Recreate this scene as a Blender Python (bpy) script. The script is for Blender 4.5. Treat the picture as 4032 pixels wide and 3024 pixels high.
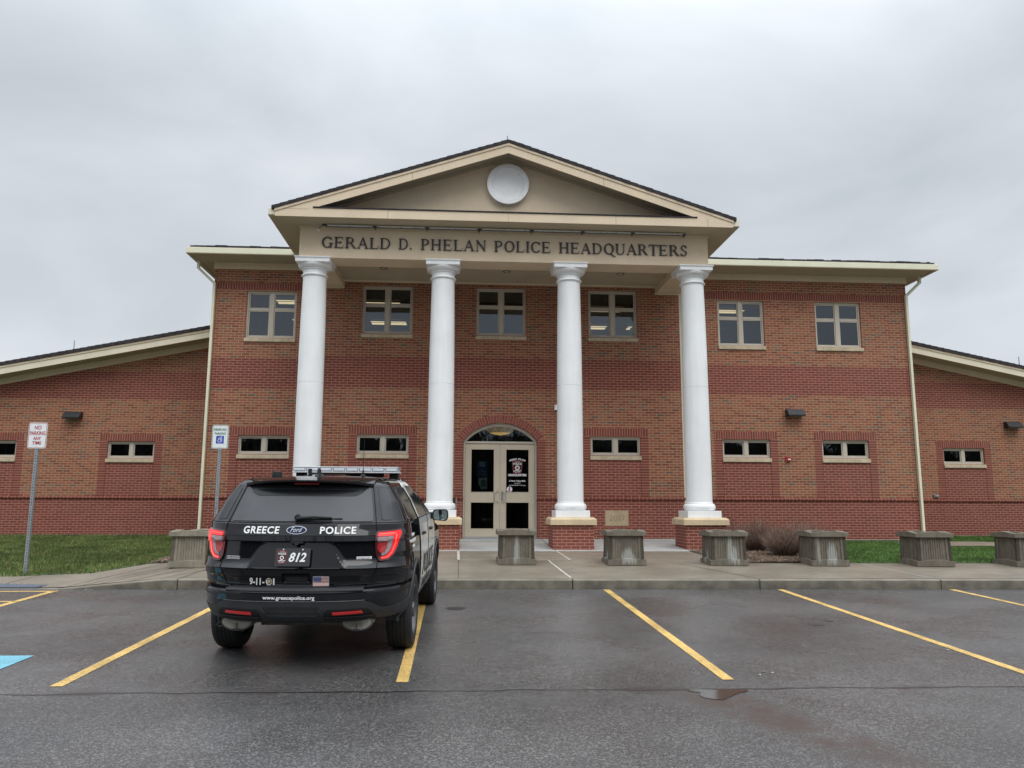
import bpy, bmesh, math, random
import numpy as np
from mathutils import Vector, Matrix
from mathutils.geometry import tessellate_polygon
random.seed(7); rng = np.random.default_rng(7)
for o in list(bpy.data.objects): bpy.data.objects.remove(o)
SC = bpy.context.scene
COL = SC.collection
rad = math.radians

# ------------------------------------------------------------------ camera
cam_d = bpy.data.cameras.new("camera"); cam = bpy.data.objects.new("camera", cam_d); COL.objects.link(cam)
R_ = Vector((0.99796457, -0.06367948, 0.0034132)); U_ = Vector((-0.01308328, -0.15206528, 0.98828385)); F_ = Vector((0.06241437, 0.98631692, 0.1525889))
CX, CY, CZ = -1.5044, -20.0366, 1.6
cam.matrix_world = Matrix(((R_.x, U_.x, -F_.x, CX), (R_.y, U_.y, -F_.y, CY), (R_.z, U_.z, -F_.z, CZ), (0, 0, 0, 1)))
cam_d.sensor_width = 36; cam_d.lens = 36 * 3074.76 / 4032; cam_d.clip_end = 3000; cam_d.clip_start = 0.1
SC.camera = cam
SC.render.resolution_x, SC.render.resolution_y = 1024, 768

# ------------------------------------------------------------------ light
SUN_EL, SUN_ROT = rad(52), rad(200)
w = bpy.data.worlds.new("World"); SC.world = w; w.use_nodes = True
nt = w.node_tree; nt.nodes.clear()
def N(tree, t, **kw):
    n = tree.nodes.new(t)
    for k, v in kw.items(): setattr(n, k, v)
    return n
out = N(nt, 'ShaderNodeOutputWorld'); bg = N(nt, 'ShaderNodeBackground'); bg2 = N(nt, 'ShaderNodeBackground'); mix = N(nt, 'ShaderNodeMixShader')
sky = N(nt, 'ShaderNodeTexSky', sky_type='NISHITA', sun_disc=False); sky.sun_elevation = SUN_EL; sky.sun_rotation = SUN_ROT
nt.links.new(sky.outputs[0], bg.inputs[0]); bg.inputs[1].default_value = 0.06
tc = N(nt, 'ShaderNodeTexCoord'); sep = N(nt, 'ShaderNodeSeparateXYZ'); nt.links.new(tc.outputs['Generated'], sep.inputs[0])
# overcast: brightest overhead, soft cloud structure
mp = N(nt, 'ShaderNodeMapping'); mp.inputs['Scale'].default_value = (1.0, 1.0, 2.2); mp.inputs['Location'].default_value = (3.1, .4, 1.7); nt.links.new(tc.outputs['Generated'], mp.inputs[0])
n1 = N(nt, 'ShaderNodeTexNoise'); n1.inputs['Scale'].default_value = 2.1; n1.inputs['Detail'].default_value = 7; n1.inputs['Roughness'].default_value = .5; n1.inputs['Distortion'].default_value = .35
nt.links.new(mp.outputs[0], n1.inputs['Vector'])
cr = N(nt, 'ShaderNodeValToRGB'); cr.color_ramp.elements[0].position = .34; cr.color_ramp.elements[0].color = (.575, .625, .68, 1)
cr.color_ramp.elements[1].position = .66; cr.color_ramp.elements[1].color = (.80, .84, .895, 1); nt.links.new(n1.outputs['Fac'], cr.inputs[0])
mr = N(nt, 'ShaderNodeMapRange', interpolation_type='SMOOTHSTEP'); mr.inputs['From Min'].default_value = .42; mr.inputs['From Max'].default_value = .98
mr.inputs['To Min'].default_value = 1.0; mr.inputs['To Max'].default_value = 3.9; nt.links.new(sep.outputs['Z'], mr.inputs['Value'])
nt.links.new(cr.outputs[0], bg2.inputs[0]); nt.links.new(mr.outputs[0], bg2.inputs[1])
mix.inputs[0].default_value = .93
nt.links.new(bg.outputs[0], mix.inputs[1]); nt.links.new(bg2.outputs[0], mix.inputs[2]); nt.links.new(mix.outputs[0], out.inputs[0])
sd = bpy.data.lights.new("sun", 'SUN'); sun = bpy.data.objects.new("sun", sd); COL.objects.link(sun)
sd.energy = 1.25; sd.angle = rad(40); sd.color = (1, .97, .93)
sun.rotation_euler = (rad(90) - SUN_EL, 0, rad(20)); sun.location = (0, -20, 40)
SC.view_settings.view_transform = 'Standard'; SC.view_settings.look = 'None'; SC.view_settings.exposure = 0.0; SC.view_settings.gamma = 1
SC.cycles.max_bounces = 6; SC.cycles.diffuse_bounces = 3; SC.cycles.glossy_bounces = 4; SC.cycles.transmission_bounces = 4; SC.cycles.transparent_max_bounces = 8
SC.cycles.use_denoising = True

# ------------------------------------------------------------------ measured levels
YK = -7.5513; YS = 0.5173; YW = 3.0; XC = 1.37
def lot(x, y): return .2815 + .0251 * (y + 8) - .0031 * x
def cl(v, a=0., b=1.): return max(a, min(b, v))
def kz(x): return lot(x, YK) + .006 + .144 * cl((x + 7.55) / 1.5)
def zbk(x): return .40 + .135 * cl((x + 9) / 2.1) - .0017 * max(0, x + 6.9)
def zg(x, y):
    if y < -5.2: return kz(x) + (zbk(x) - kz(x)) * cl((y - YK) / (-5.2 - YK), 0, 1)
    t = cl((y + 5.2) / 8.2, 0, 3)
    return zbk(x) + (.694 - zbk(x)) * t ** .6

# ------------------------------------------------------------------ materials
MATS = {}
def srgb(r, g, b):
    f = lambda c: (c / 255 / 12.92) if c / 255 <= .04045 else ((c / 255 + .055) / 1.055) ** 2.4
    return (f(r), f(g), f(b))
class T:
    "tiny node-tree helper"
    def __init__(s, name):
        m = bpy.data.materials.new(name); m.use_nodes = True; s.m = m; s.t = m.node_tree
        s.p = s.t.nodes['Principled BSDF']; s.out = s.t.nodes['Material Output']
    def n(s, typ, ins=None, **kw):
        n = s.t.nodes.new(typ)
        for k, v in kw.items(): setattr(n, k, v)
        for k, v in (ins or {}).items(): s.set(n.inputs[k], v)
        return n
    def set(s, inp, v):
        if isinstance(v, bpy.types.NodeSocket): s.t.links.new(v, inp)
        else: inp.default_value = v
    def math(s, op, a, b=0., c=0.):
        n = s.n('ShaderNodeMath', operation=op); s.set(n.inputs[0], a); s.set(n.inputs[1], b); s.set(n.inputs[2], c); return n.outputs[0]
    def noise(s, vec, scale, detail=3, rough=.55, dist=0.):
        n = s.n('ShaderNodeTexNoise', {'Scale': scale, 'Detail': detail, 'Roughness': rough, 'Distortion': dist}); s.t.links.new(vec, n.inputs['Vector']); return n.outputs['Fac']
    def smooth(s, v, a, b, lo=0., hi=1.):
        n = s.n('ShaderNodeMapRange', interpolation_type='SMOOTHSTEP'); s.set(n.inputs[0], v)
        for i, x in enumerate((a, b, lo, hi)): s.set(n.inputs[i + 1], x)
        return n.outputs[0]
    def mix(s, f, a, b, blend='MIX'):
        n = s.n('ShaderNodeMix', data_type='RGBA', blend_type=blend); s.set(n.inputs[0], f)
        for i, v in ((6, a), (7, b)):
            if isinstance(v, bpy.types.NodeSocket): s.t.links.new(v, n.inputs[i])
            else: n.inputs[i].default_value = (*v[:3], 1)
        return n.outputs[2]
    def bump(s, h, strength=.3, dist=.01, normal=None):
        n = s.n('ShaderNodeBump', {'Strength': strength, 'Distance': dist, 'Height': h})
        s.t.links.new(n.outputs[0], s.p.inputs['Normal']); return n
    def scalec(s, col, f):
        n = s.n('ShaderNodeVectorMath', operation='SCALE')
        if isinstance(col, bpy.types.NodeSocket): s.t.links.new(col, n.inputs[0])
        else: n.inputs[0].default_value = col[:3]
        s.set(n.inputs[3], f); return n.outputs[0]

def pm(name, rgb, rough=.6, var=.12, scale=3., bump=0., bscale=80., metal=0., coat=0., emis=None, es=1., spec=.5, fine=.0, streak=0.):
    if name in MATS: return MATS[name]
    t = T(name); p = t.p
    p.inputs['Roughness'].default_value = rough; p.inputs['Metallic'].default_value = metal; p.inputs['Coat Weight'].default_value = coat
    p.inputs['Coat Roughness'].default_value = .03; p.inputs['Specular IOR Level'].default_value = spec
    co = t.n('ShaderNodeTexCoord').outputs['Object']
    col = rgb
    if var:
        f = t.smooth(t.noise(co, scale, 4), .3, .7, 1 - var, 1 + var)
        if fine: f = t.math('MULTIPLY', f, t.smooth(t.noise(co, scale * 25, 2), .3, .7, 1 - fine, 1 + fine))
        if streak:
            mp = t.n('ShaderNodeMapping', {'Scale': (9, 9, .7)}); t.t.links.new(co, mp.inputs[0])
            f = t.math('MULTIPLY', f, t.smooth(t.noise(mp.outputs[0], 1.2, 4), .35, .75, 1, 1 - streak))
        col = t.scalec(rgb, f)
    t.set(p.inputs['Base Color'], col if isinstance(col, bpy.types.NodeSocket) else (*rgb, 1))
    if var and rough > .15 and rough < .95:
        t.set(p.inputs['Roughness'], t.smooth(t.noise(co, scale * 2.3, 3), .3, .7, rough * .85, min(1, rough * 1.15)))
    if bump: t.bump(t.noise(co, bscale, 3), bump, .01)
    if emis: p.inputs['Emission Color'].default_value = (*emis, 1); p.inputs['Emission Strength'].default_value = es
    MATS[name] = t.m; return t.m

def brick_mat(name, mode):
    "modular brick 203 x 68 mm in world space; mode: wall (bands), red, blend, soldier, stack, wedge"
    t = T(name); g = t.n('ShaderNodeNewGeometry'); P = t.n('ShaderNodeSeparateXYZ', {0: g.outputs['Position']}); Nn = t.n('ShaderNodeSeparateXYZ', {0: g.outputs['Normal']})
    side = t.math('GREATER_THAN', t.math('ABSOLUTE', Nn.outputs[0]), .6)
    u = t.math('ADD', t.math('MULTIPLY', P.outputs[0], t.math('SUBTRACT', 1, side)), t.math('MULTIPLY', t.math('ADD', P.outputs[1], .051), side))
    v = t.math('SUBTRACT', P.outputs[2], .7068)
    bw, bh = .2032, .0677
    if mode == 'soldier': bw, bh = .0677, 5.
    if mode == 'stack': bw, bh = 7.77, .0677
    if mode == 'rowlock': bw, bh = .1016, 5.
    if mode == 'wedge':
        u = t.math('ADD', u, .5)
    row = t.math('FLOOR', t.math('DIVIDE', v, bh))
    off = 0. if mode in ('soldier', 'stack', 'rowlock') else .5
    u2 = t.math('ADD', t.math('DIVIDE', u, bw), t.math('MULTIPLY', t.math('MODULO', t.math('ADD', row, 200), 2), off))
    colid = t.math('FLOOR', u2); fu = t.math('FRACT', u2); fv = t.math('FRACT', t.math('DIVIDE', v, bh))
    du = t.math('MULTIPLY', t.math('MINIMUM', fu, t.math('SUBTRACT', 1, fu)), bw); dv = t.math('MULTIPLY', t.math('MINIMUM', fv, t.math('SUBTRACT', 1, fv)), bh)
    wob = t.math('MULTIPLY', t.math('SUBTRACT', t.noise(g.outputs['Position'], 30, 3), .5), .004)
    d = t.math('ADD', t.math('MINIMUM', du, dv), wob)
    brickf = t.smooth(d, .0043, .0073)
    if mode == 'wedge': brickf = 1.
    cid = t.n('ShaderNodeCombineXYZ', {0: colid, 1: row}); wn = t.n('ShaderNodeTexWhiteNoise', noise_dimensions='2D'); t.t.links.new(cid.outputs[0], wn.inputs['Vector'])
    r = wn.outputs['Value']; r2 = t.n('ShaderNodeSeparateColor', {0: wn.outputs['Color']}).outputs[1]
    def ramp(stops):
        n = t.n('ShaderNodeValToRGB'); e = n.color_ramp.elements; n.color_ramp.interpolation = 'LINEAR'
        while len(e) < len(stops): e.new(.5)
        for i, (pz, c) in enumerate(stops): e[i].position = pz; e[i].color = (*c, 1)
        t.t.links.new(r, n.inputs[0]); return n.outputs[0]
    redc = ramp([(0, (.170, .048, .035)), (.5, (.203, .055, .039)), (.92, (.235, .067, .046)), (1, (.165, .052, .040))])
    blend = ramp([(0, (.20, .062, .043)), (.25, (.262, .079, .047)), (.55, (.33, .109, .061)), (.80, (.315, .126, .071)), (.90, (.27, .127, .076)), (.955, (.23, .125, .082)), (.98, (.165, .108, .078)), (1, (.14, .10, .075))])
    if mode == 'wall':
        z = P.outputs[2]
        lo = t.math('LESS_THAN', z, 1.79); band = t.math('MULTIPLY', t.math('GREATER_THAN', z, .7068 + 57 * .0677), t.math('LESS_THAN', z, .7068 + 69 * .0677))
        isred = t.math('MAXIMUM', lo, band)
    else: isred = 0. if mode == 'blend' else 1.
    col = t.mix(isred, blend, redc)
    # burn marks and weathering inside each brick
    spot = t.smooth(t.noise(g.outputs['Position'], 19, 4, .7), .42, .68, 0., 1.)
    col = t.mix(t.math('MULTIPLY', t.math('MULTIPLY', spot, .25), t.math('SUBTRACT', 1, isred) if mode == 'wall' else .2), col, (.22, .135, .08))
    col = t.mix(t.smooth(t.noise(g.outputs['Position'], .45, 3), .3, .7, 0., .16), col, (.14, .075, .05))
    mps = t.n('ShaderNodeMapping', {'Scale': (3.2, 3.2, .22)}); t.t.links.new(g.outputs['Position'], mps.inputs[0]); col = t.mix(t.smooth(t.noise(mps.outputs[0], 1., 4, .6), .5, .78, 0., .22), col, (.09, .05, .038))
    mortar = t.mix(isred, (.46, .32, .205), (.47, .235, .175))
    base = t.mix(brickf, mortar, col)
    t.set(t.p.inputs['Base Color'], base); t.p.inputs['Roughness'].default_value = .82; t.p.inputs['Specular IOR Level'].default_value = .3
    h = t.math('ADD', brickf, t.math('MULTIPLY', t.noise(g.outputs['Position'], 60, 2), .5))
    t.bump(h, .5, .006)
    MATS[name] = t.m; return t.m

# ------------------------------------------------------------------ mesh builder
class MB:
    def __init__(s): s.v = []; s.f = []; s.m = []; s.mi = 0
    def add(s, vs, fs):
        b = len(s.v); s.v += [tuple(q) for q in vs]
        for f in fs: s.f.append(tuple(b + i for i in f)); s.m.append(s.mi)
        return s
    def quad(s, a, b, c, d): return s.add([a, b, c, d], [(0, 1, 2, 3)])
    def box(s, x0, x1, y0, y1, z0, z1):
        return s.add([(x0, y0, z0), (x1, y0, z0), (x1, y1, z0), (x0, y1, z0), (x0, y0, z1), (x1, y0, z1), (x1, y1, z1), (x0, y1, z1)],
                     [(0, 3, 2, 1), (4, 5, 6, 7), (0, 1, 5, 4), (1, 2, 6, 5), (2, 3, 7, 6), (3, 0, 4, 7)])
    def prism(s, poly, axis, a, b):
        "poly: 2D points (counter-clockwise seen from -axis... closed solid), extruded along axis from a to b"
        def P(p, t):
            if axis == 'y': return (p[0], t, p[1])
            if axis == 'x': return (t, p[0], p[1])
            return (p[0], p[1], t)
        n = len(poly); vs = [P(p, a) for p in poly] + [P(p, b) for p in poly]
        return s.add(vs, [tuple(range(n)), tuple(range(2 * n - 1, n - 1, -1))] + [(i, (i + 1) % n, n + (i + 1) % n, n + i)[::-1] for i in range(n)])
    def lathe(s, prof, cx, cy, n=32, cap=True):
        vs = []; fs = []
        for r, z in prof:
            for i in range(n):
                a = 2 * math.pi * i / n; vs.append((cx + r * math.cos(a), cy + r * math.sin(a), z))
        for j in range(len(prof) - 1):
            for i in range(n): fs.append((j * n + i, j * n + (i + 1) % n, (j + 1) * n + (i + 1) % n, (j + 1) * n + i))
        if cap: fs.append(tuple(range(n))[::-1]); fs.append(tuple((len(prof) - 1) * n + i for i in range(n)))
        return s.add(vs, fs)
    def tube(s, pts, r, n=8, r2=None, caps=True):
        pts = [Vector(p) for p in pts]; vs = []; fs = []; m = len(pts); prev = None
        for k, p in enumerate(pts):
            d = (pts[min(k + 1, m - 1)] - pts[max(k - 1, 0)]); d.normalize() if d.length else None
            if prev is None:
                a = Vector((0, 0, 1)) if abs(d.z) < .9 else Vector((1, 0, 0)); x = d.cross(a).normalized()
            else: x = (prev - d * prev.dot(d)).normalized()
            prev = x; y = d.cross(x); rr = r if r2 is None else r + (r2 - r) * k / (m - 1)
            for i in range(n):
                t = 2 * math.pi * i / n; vs.append(p + (x * math.cos(t) + y * math.sin(t)) * rr)
        for k in range(m - 1):
            for i in range(n): fs.append((k * n + i, k * n + (i + 1) % n, (k + 1) * n + (i + 1) % n, (k + 1) * n + i))
        if caps: fs.append(tuple(range(n))[::-1]); fs.append(tuple((m - 1) * n + i for i in range(n)))
        return s.add(vs, fs)
    def grid(s, xs, ys, fn):
        nx, ny = len(xs), len(ys)
        return s.add([(x, y, fn(x, y)) for y in ys for x in xs], [(j * nx + i, j * nx + i + 1, (j + 1) * nx + i + 1, (j + 1) * nx + i) for j in range(ny - 1) for i in range(nx - 1)])
    def build(s, name, mats, parent=None, smooth=None, bevel=0., seg=2, flip_fix=True, off=None, props=None):
        me = bpy.data.meshes.new(name); me.from_pydata(s.v, [], s.f)
        for m in (mats if isinstance(mats, (list, tuple)) else [mats]): me.materials.append(m)
        if len(me.materials) > 1: me.polygons.foreach_set('material_index', s.m)
        me.validate(); me.update()
        if flip_fix:
            bm = bmesh.new(); bm.from_mesh(me); bmesh.ops.recalc_face_normals(bm, faces=bm.faces); bm.to_mesh(me); bm.free()
        if smooth is not None:
            me.polygons.foreach_set('use_smooth', [True] * len(me.polygons)); me.set_sharp_from_angle(angle=rad(smooth))
        o = bpy.data.objects.new(name, me); COL.objects.link(o)
        if parent: o.parent = parent
        if bevel:
            b = o.modifiers.new('bevel', 'BEVEL'); b.width = bevel; b.segments = seg; b.limit_method = 'ANGLE'; b.angle_limit = rad(40)
        return o
def tag(o, label=None, cat=None, group=None, kind=None):
    if label: o['label'] = label
    if cat: o['category'] = cat
    if group: o['group'] = group
    if kind: o['kind'] = kind
    return o
def thing(name, label, cat, loc=(0, 0, 0), rz=0., group=None):
    o = bpy.data.objects.new(name, None); COL.objects.link(o); o.location = loc; o.rotation_euler = (0, 0, rz); o.empty_display_size = .2
    return tag(o, label, cat, group)
def copy_tree(o, parent=None):
    c = o.copy(); COL.objects.link(c)
    if parent: c.parent = parent
    for ch in list(o.children): copy_tree(ch, c)
    return c
def structure(o, label=None): o['kind'] = 'structure'; return o
def arc(cx, cz, r, a0, a1, n): return [(cx + r * math.cos(a0 + (a1 - a0) * i / n), cz + r * math.sin(a0 + (a1 - a0) * i / n)) for i in range(n + 1)]

# sans lettering from the built-in outline font, mapped onto a surface
def text(s, size, mat, parent, fn, name='lettering', bold=0., shear=0., sx=1., align='CENTER', depth=.002, fit=None, spacing=1.):
    "fn(u, v) -> 3D point for letter-plane coordinates (u right, v up, baseline 0); fit = total width"
    cu = bpy.data.curves.new('t', 'FONT'); cu.body = s; cu.size = size; cu.shear = shear; cu.offset = bold * size; cu.align_x = align; cu.space_character = spacing
    cu.resolution_u = 3; cu.fill_mode = 'BOTH'; cu.extrude = depth
    tmp = bpy.data.objects.new('t', cu); COL.objects.link(tmp)
    me = bpy.data.meshes.new_from_object(tmp.evaluated_get(bpy.context.evaluated_depsgraph_get())); bpy.data.objects.remove(tmp); bpy.data.curves.remove(cu)
    me.name = name
    co = np.array([v.co for v in me.vertices]).reshape(-1, 3)
    if fit and len(co):
        w = co[:, 0].max() - co[:, 0].min(); c = (co[:, 0].max() + co[:, 0].min()) / 2
        if align == 'CENTER': co[:, 0] = (co[:, 0] - c) * fit / w
        else: co[:, 0] = (co[:, 0] - co[:, 0].min()) * fit / w
    for v, q in zip(me.vertices, co):
        p = fn(q[0] * sx, q[1]); d = q[2]
        p2 = fn(q[0] * sx + 1e-3, q[1]); p3 = fn(q[0] * sx, q[1] + 1e-3)
        nrm = (Vector(p2) - Vector(p)).cross(Vector(p3) - Vector(p)).normalized()
        v.co = Vector(p) + nrm * (d + depth + .0006)
    me.materials.clear(); me.materials.append(mat); me.update()
    o = bpy.data.objects.new(name, me); COL.objects.link(o)
    if parent: o.parent = parent
    return o

def boxes(name, mat, parent, *bx, **k):
    "one part per box"
    for q in bx: b = MB(); b.box(*q); b.build(name, mat, parent, **k)
# ------------------------------------------------------------------ shared materials
BW = brick_mat('brick_wall', 'wall'); BR = brick_mat('brick_red', 'red'); BS = brick_mat('brick_soldier', 'soldier'); BK = brick_mat('brick_stack', 'stack'); BL = brick_mat('brick_rowlock', 'rowlock'); BG = brick_mat('brick_wedge', 'wedge')
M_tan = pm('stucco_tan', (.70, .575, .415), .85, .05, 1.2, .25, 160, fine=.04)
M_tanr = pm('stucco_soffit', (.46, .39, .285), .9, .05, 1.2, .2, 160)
M_cream = pm('gutter_cream', (.74, .72, .54), .45, .04, 2)
M_white = pm('column_white', (.86, .87, .87), .5, .035, 1.2, streak=.05)
M_frame = pm('window_frame', (.52, .465, .385), .5, .04, 2)
M_sill = pm('cast_stone', (.55, .46, .32), .8, .12, 5, .3, 120, fine=.06, streak=.12)
M_cap = pm('cap_stone', (.60, .47, .30), .8, .10, 4, .3, 120, fine=.06)
M_shing = pm('shingle', (.035, .03, .032), .95, .4, 9, .9, 40)
M_dark = pm('dark_gap', (.012, .011, .01), .9, 0)
M_steel = pm('galvanised', (.36, .40, .42), .45, .12, 14, metal=.6)
M_black = pm('black_metal', (.016, .017, .02), .45, .1, 5)
M_conc = pm('foundation', (.38, .33, .25), .9, .12, 3, .3, 60)
M_room = pm('room', (.07, .075, .075), .9, .1, 1)
M_tube = pm('lamp_tube', (.9, .8, .6), .5, 0, emis=(1, .80, .47), es=1.5)
M_let = pm('letter_bronze', (.030, .028, .034), .5, .08, 8)

def glass_mat(name, base=.05, tint=(.42, .44, .44)):
    t = T(name); gl = t.n('ShaderNodeBsdfGlossy', {'Roughness': .015, 'Color': (.86, .93, 1, 1)}); tr = t.n('ShaderNodeBsdfTransparent', {'Color': (*tint, 1)})
    lw = t.n('ShaderNodeFresnel', {'IOR': 1.5}); f = t.math('ADD', t.math('MULTIPLY', lw.outputs[0], 1.3), base)
    b = t.bump(t.noise(t.n('ShaderNodeTexCoord').outputs['Object'], 1.7, 2), .03, .05); t.t.links.new(b.outputs[0], gl.inputs['Normal'])
    mx = t.n('ShaderNodeMixShader', {0: f}); t.t.links.new(tr.outputs[0], mx.inputs[1]); t.t.links.new(gl.outputs[0], mx.inputs[2]); t.t.links.new(mx.outputs[0], t.out.inputs[0])
    MATS[name] = t.m; return t.m
M_glass = glass_mat('window_glass'); M_dglass = glass_mat('door_glass', .0, (.32, .34, .34))

# ------------------------------------------------------------------ ground
def asphalt():
    t = T('asphalt'); g = t.n('ShaderNodeNewGeometry').outputs['Position']; P = t.n('ShaderNodeSeparateXYZ', {0: g})
    x, y = P.outputs[0], P.outputs[1]
    sp = t.noise(g, 75, 3, .75); v = t.n('ShaderNodeTexVoronoi', {'Scale': 95.}); t.t.links.new(g, v.inputs['Vector']); vc = t.n('ShaderNodeSeparateColor', {0: v.outputs['Color']}).outputs[0]
    agg = t.math('ADD', t.math('MULTIPLY', t.smooth(sp, .35, .72, .45, 1.5), .5), t.math('MULTIPLY', t.smooth(vc, .5, 1, .4, 2.7), .5))
    big = t.smooth(t.noise(g, .55, 4), .3, .7, .72, 1.14)
    base = t.scalec((.092, .089, .087), t.math('MULTIPLY', agg, big))
    # crack with damp edges along y = -13.57, thin sealed cracks further up
    wob = t.math('MULTIPLY', t.math('SUBTRACT', t.noise(g, 1.6, 4, .6), .5), .16)
    yy = t.math('ADD', t.math('ADD', y, 13.57), wob); ay = t.math('ABSOLUTE', yy)
    crack = t.smooth(ay, .010, .028, 1., 0.)
    mpx = t.n('ShaderNodeMapping', {'Scale': (1., .0, 0.), 'Location': (1.7, 0, 0)}); t.t.links.new(g, mpx.inputs[0])
    damp = t.math('MULTIPLY', t.smooth(ay, .015, .11, 1., 0.), t.smooth(t.noise(mpx.outputs[0], .9, 3), .50, .62, 0., 1.))
    y2 = t.math('ABSOLUTE', t.math('ADD', t.math('ADD', y, 11.15), t.math('MULTIPLY', wob, .4)))
    c2 = t.math('MULTIPLY', t.smooth(y2, .006, .022, 1., 0.), t.smooth(t.noise(mpx.outputs[0], 1.4, 2), .53, .6, 0., .8))
    # rust brown stain running away from the puddle (x .35..1.3, y -13.6 .. -15.6)
    sx = t.math('ABSOLUTE', t.math('ADD', t.math('SUBTRACT', x, .42), t.math('ADD', t.math('MULTIPLY', t.math('ADD', y, 13.7), .42), t.math('MULTIPLY', wob, 1.2))))
    stain = t.math('MULTIPLY', t.math('MULTIPLY', t.smooth(sx, .08, .42, 1., 0.), t.smooth(y, -13.62, -13.75, 0., 1.)), t.smooth(y, -15.9, -14.9, 0., 1.))
    sm = t.math('MULTIPLY', stain, t.smooth(t.noise(g, 5, 4), .3, .62, .3, 1.))
    blot = t.smooth(t.noise(g, 1.15, 5, .6), .60, .73, 0., .55)
    base = t.mix(t.math('MULTIPLY', sm, .9), base, (.052, .033, .025))
    base = t.mix(t.math('MULTIPLY', damp, .8), base, (.030, .020, .016)); base = t.mix(t.math('MAXIMUM', crack, c2), base, (.010, .008, .007))
    base = t.mix(blot, base, (.050, .047, .046))
    t.set(t.p.inputs['Base Color'], base); t.p.inputs['Specular IOR Level'].default_value = .5
    wet = t.smooth(t.noise(g, .8, 5, .6), .35, .65, 0., 1.)
    r = t.smooth(t.math('ADD', t.math('MULTIPLY', wet, .6), t.math('MULTIPLY', sp, .5)), .1, 1., .42, .22)
    r = t.math('MULTIPLY', r, t.smooth(t.math('MAXIMUM', sm, damp), 0., 1., 1., 1.15))
    t.set(t.p.inputs['Roughness'], r)
    t.p.inputs['Coat Weight'].default_value = .22; t.p.inputs['Coat Roughness'].default_value = .33
    t.bump(t.math('SUBTRACT', t.math('ADD', sp, t.math('MULTIPLY', vc, .6)), t.math('MULTIPLY', crack, 1.5)), .55, .006); return t.m
M_asph = asphalt()
M_walk = pm('sidewalk_concrete', (.205, .176, .134), .46, .16, 1.1, .25, 140, fine=.1, coat=.12)
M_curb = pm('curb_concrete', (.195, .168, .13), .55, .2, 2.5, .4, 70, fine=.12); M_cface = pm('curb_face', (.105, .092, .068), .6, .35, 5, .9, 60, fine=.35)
M_slab = pm('porch_concrete', (.40, .405, .385), .6, .12, 1.3, .15, 140, fine=.05)
M_joint = pm('joint_light', (.46, .44, .38), .8, .2, 20)
M_yel = pm('paint_yellow', (.55, .36, .11), .55, .22, 2.2, .5, 120, fine=.34)
M_blue = pm('paint_blue', (.15, .40, .50), .5, .12, 3, .5, 120, fine=.16)
M_soil = pm('soil', (.075, .055, .04), .9, .5, 20, .8, 60)
M_turf = pm('turf_base', (.05, .085, .022), .9, .4, 6, .6, 60)

b = MB(); b.grid([-120, -40, 0, 40, 120], [-140, -60, -20, YK + .05], lambda x, y: lot(x, y)); structure(b.build('parking_lot', M_asph))
b = MB(); b.quad((-1200, -1200, -3.6), (1200, -1200, -3.6), (1200, 1200, -3.6), (-1200, 1200, -3.6)); structure(b.build('ground', M_turf))
xs = [-40, -24, -16, -12, -10] + [-9 + i * .25 for i in range(13)] + [-5.8 + i for i in range(0, 40, 2)] + [40]
# sidewalk along the kerb and walk up to the porch
ysw = [YK + .148, -7.2, -6.8, -6.4, -6.0, -5.6, -5.2]
b = MB(); b.grid([x for x in xs if x >= -40], ysw, zg)
b.grid([-7.0, -6.0, -5, -3, 0, 2, 3.5], [-5.2, -4.6, -4, -3.4, -2.9, -2.6, -2, -1, -.5, .6], zg)
structure(b.build('sidewalk', M_walk, smooth=30))
# joints between slabs
b = MB()
def strip(p, q, w, mb, dz=.004, n=6, zf=None):
    zf = zf or zg
    d = Vector((q[0] - p[0], q[1] - p[1])); L = d.length; d /= L; nn = Vector((-d.y, d.x)) * w / 2
    vs = []
    for i in range(n + 1):
        c = Vector(p) + d * (L * i / n)
        for s in (1, -1):
            k = c + nn * s; vs.append((k.x, k.y, zf(k.x, k.y) + dz))
    mb.add(vs, [(2 * i, 2 * i + 1, 2 * i + 3, 2 * i + 2) for i in range(n)])
for p, q, w_ in [((.559, -2.79), (.59, -4.83), .035), ((-1.56, -4.83), (.6, -4.83), .03), ((.17, -4.84), (.25, -7.38), .035), ((-1.56, -2.79), (-1.55, -4.78), .05), ((6.06, -5.3), (6.2, -7.38), .025), ((-5.3, -2.86), (3.5, -2.86), .03)]: strip(p, q, w_, b)
structure(b.build('sidewalk_joint', M_joint))
b = MB()
for p, q, w_ in [((-1.55, -4.86), (-1.54, -7.38), .014), ((2.57, -5.27), (3.25, -7.38), .016), ((-5.78, -5.25), (-5.8, -7.38), .016), ((-2.8, -5.2), (-2.8, -7.38), .014), ((9.2, -5.25), (9.25, -7.38), .016),
                 ((-7.5, -7.40), (-6.8, -5.35), .018), ((-7.25, -7.40), (-6.44, -5.6), .018), ((-7.0, -7.40), (-6.2, -5.5), .018), ((-6.55, -7.40), (-5.95, -5.7), .018), ((-6.1, -7.40), (-5.6, -5.9), .018), ((-8.6, -7.38), (-8.6, -6.0), .014), ((-10.2, -7.38), (-10.2, -6.0), .014)]: strip(p, q, w_, b)
structure(b.build('sidewalk_groove', pm('groove', (.07, .06, .045), .9, .3, 9)))
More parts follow.
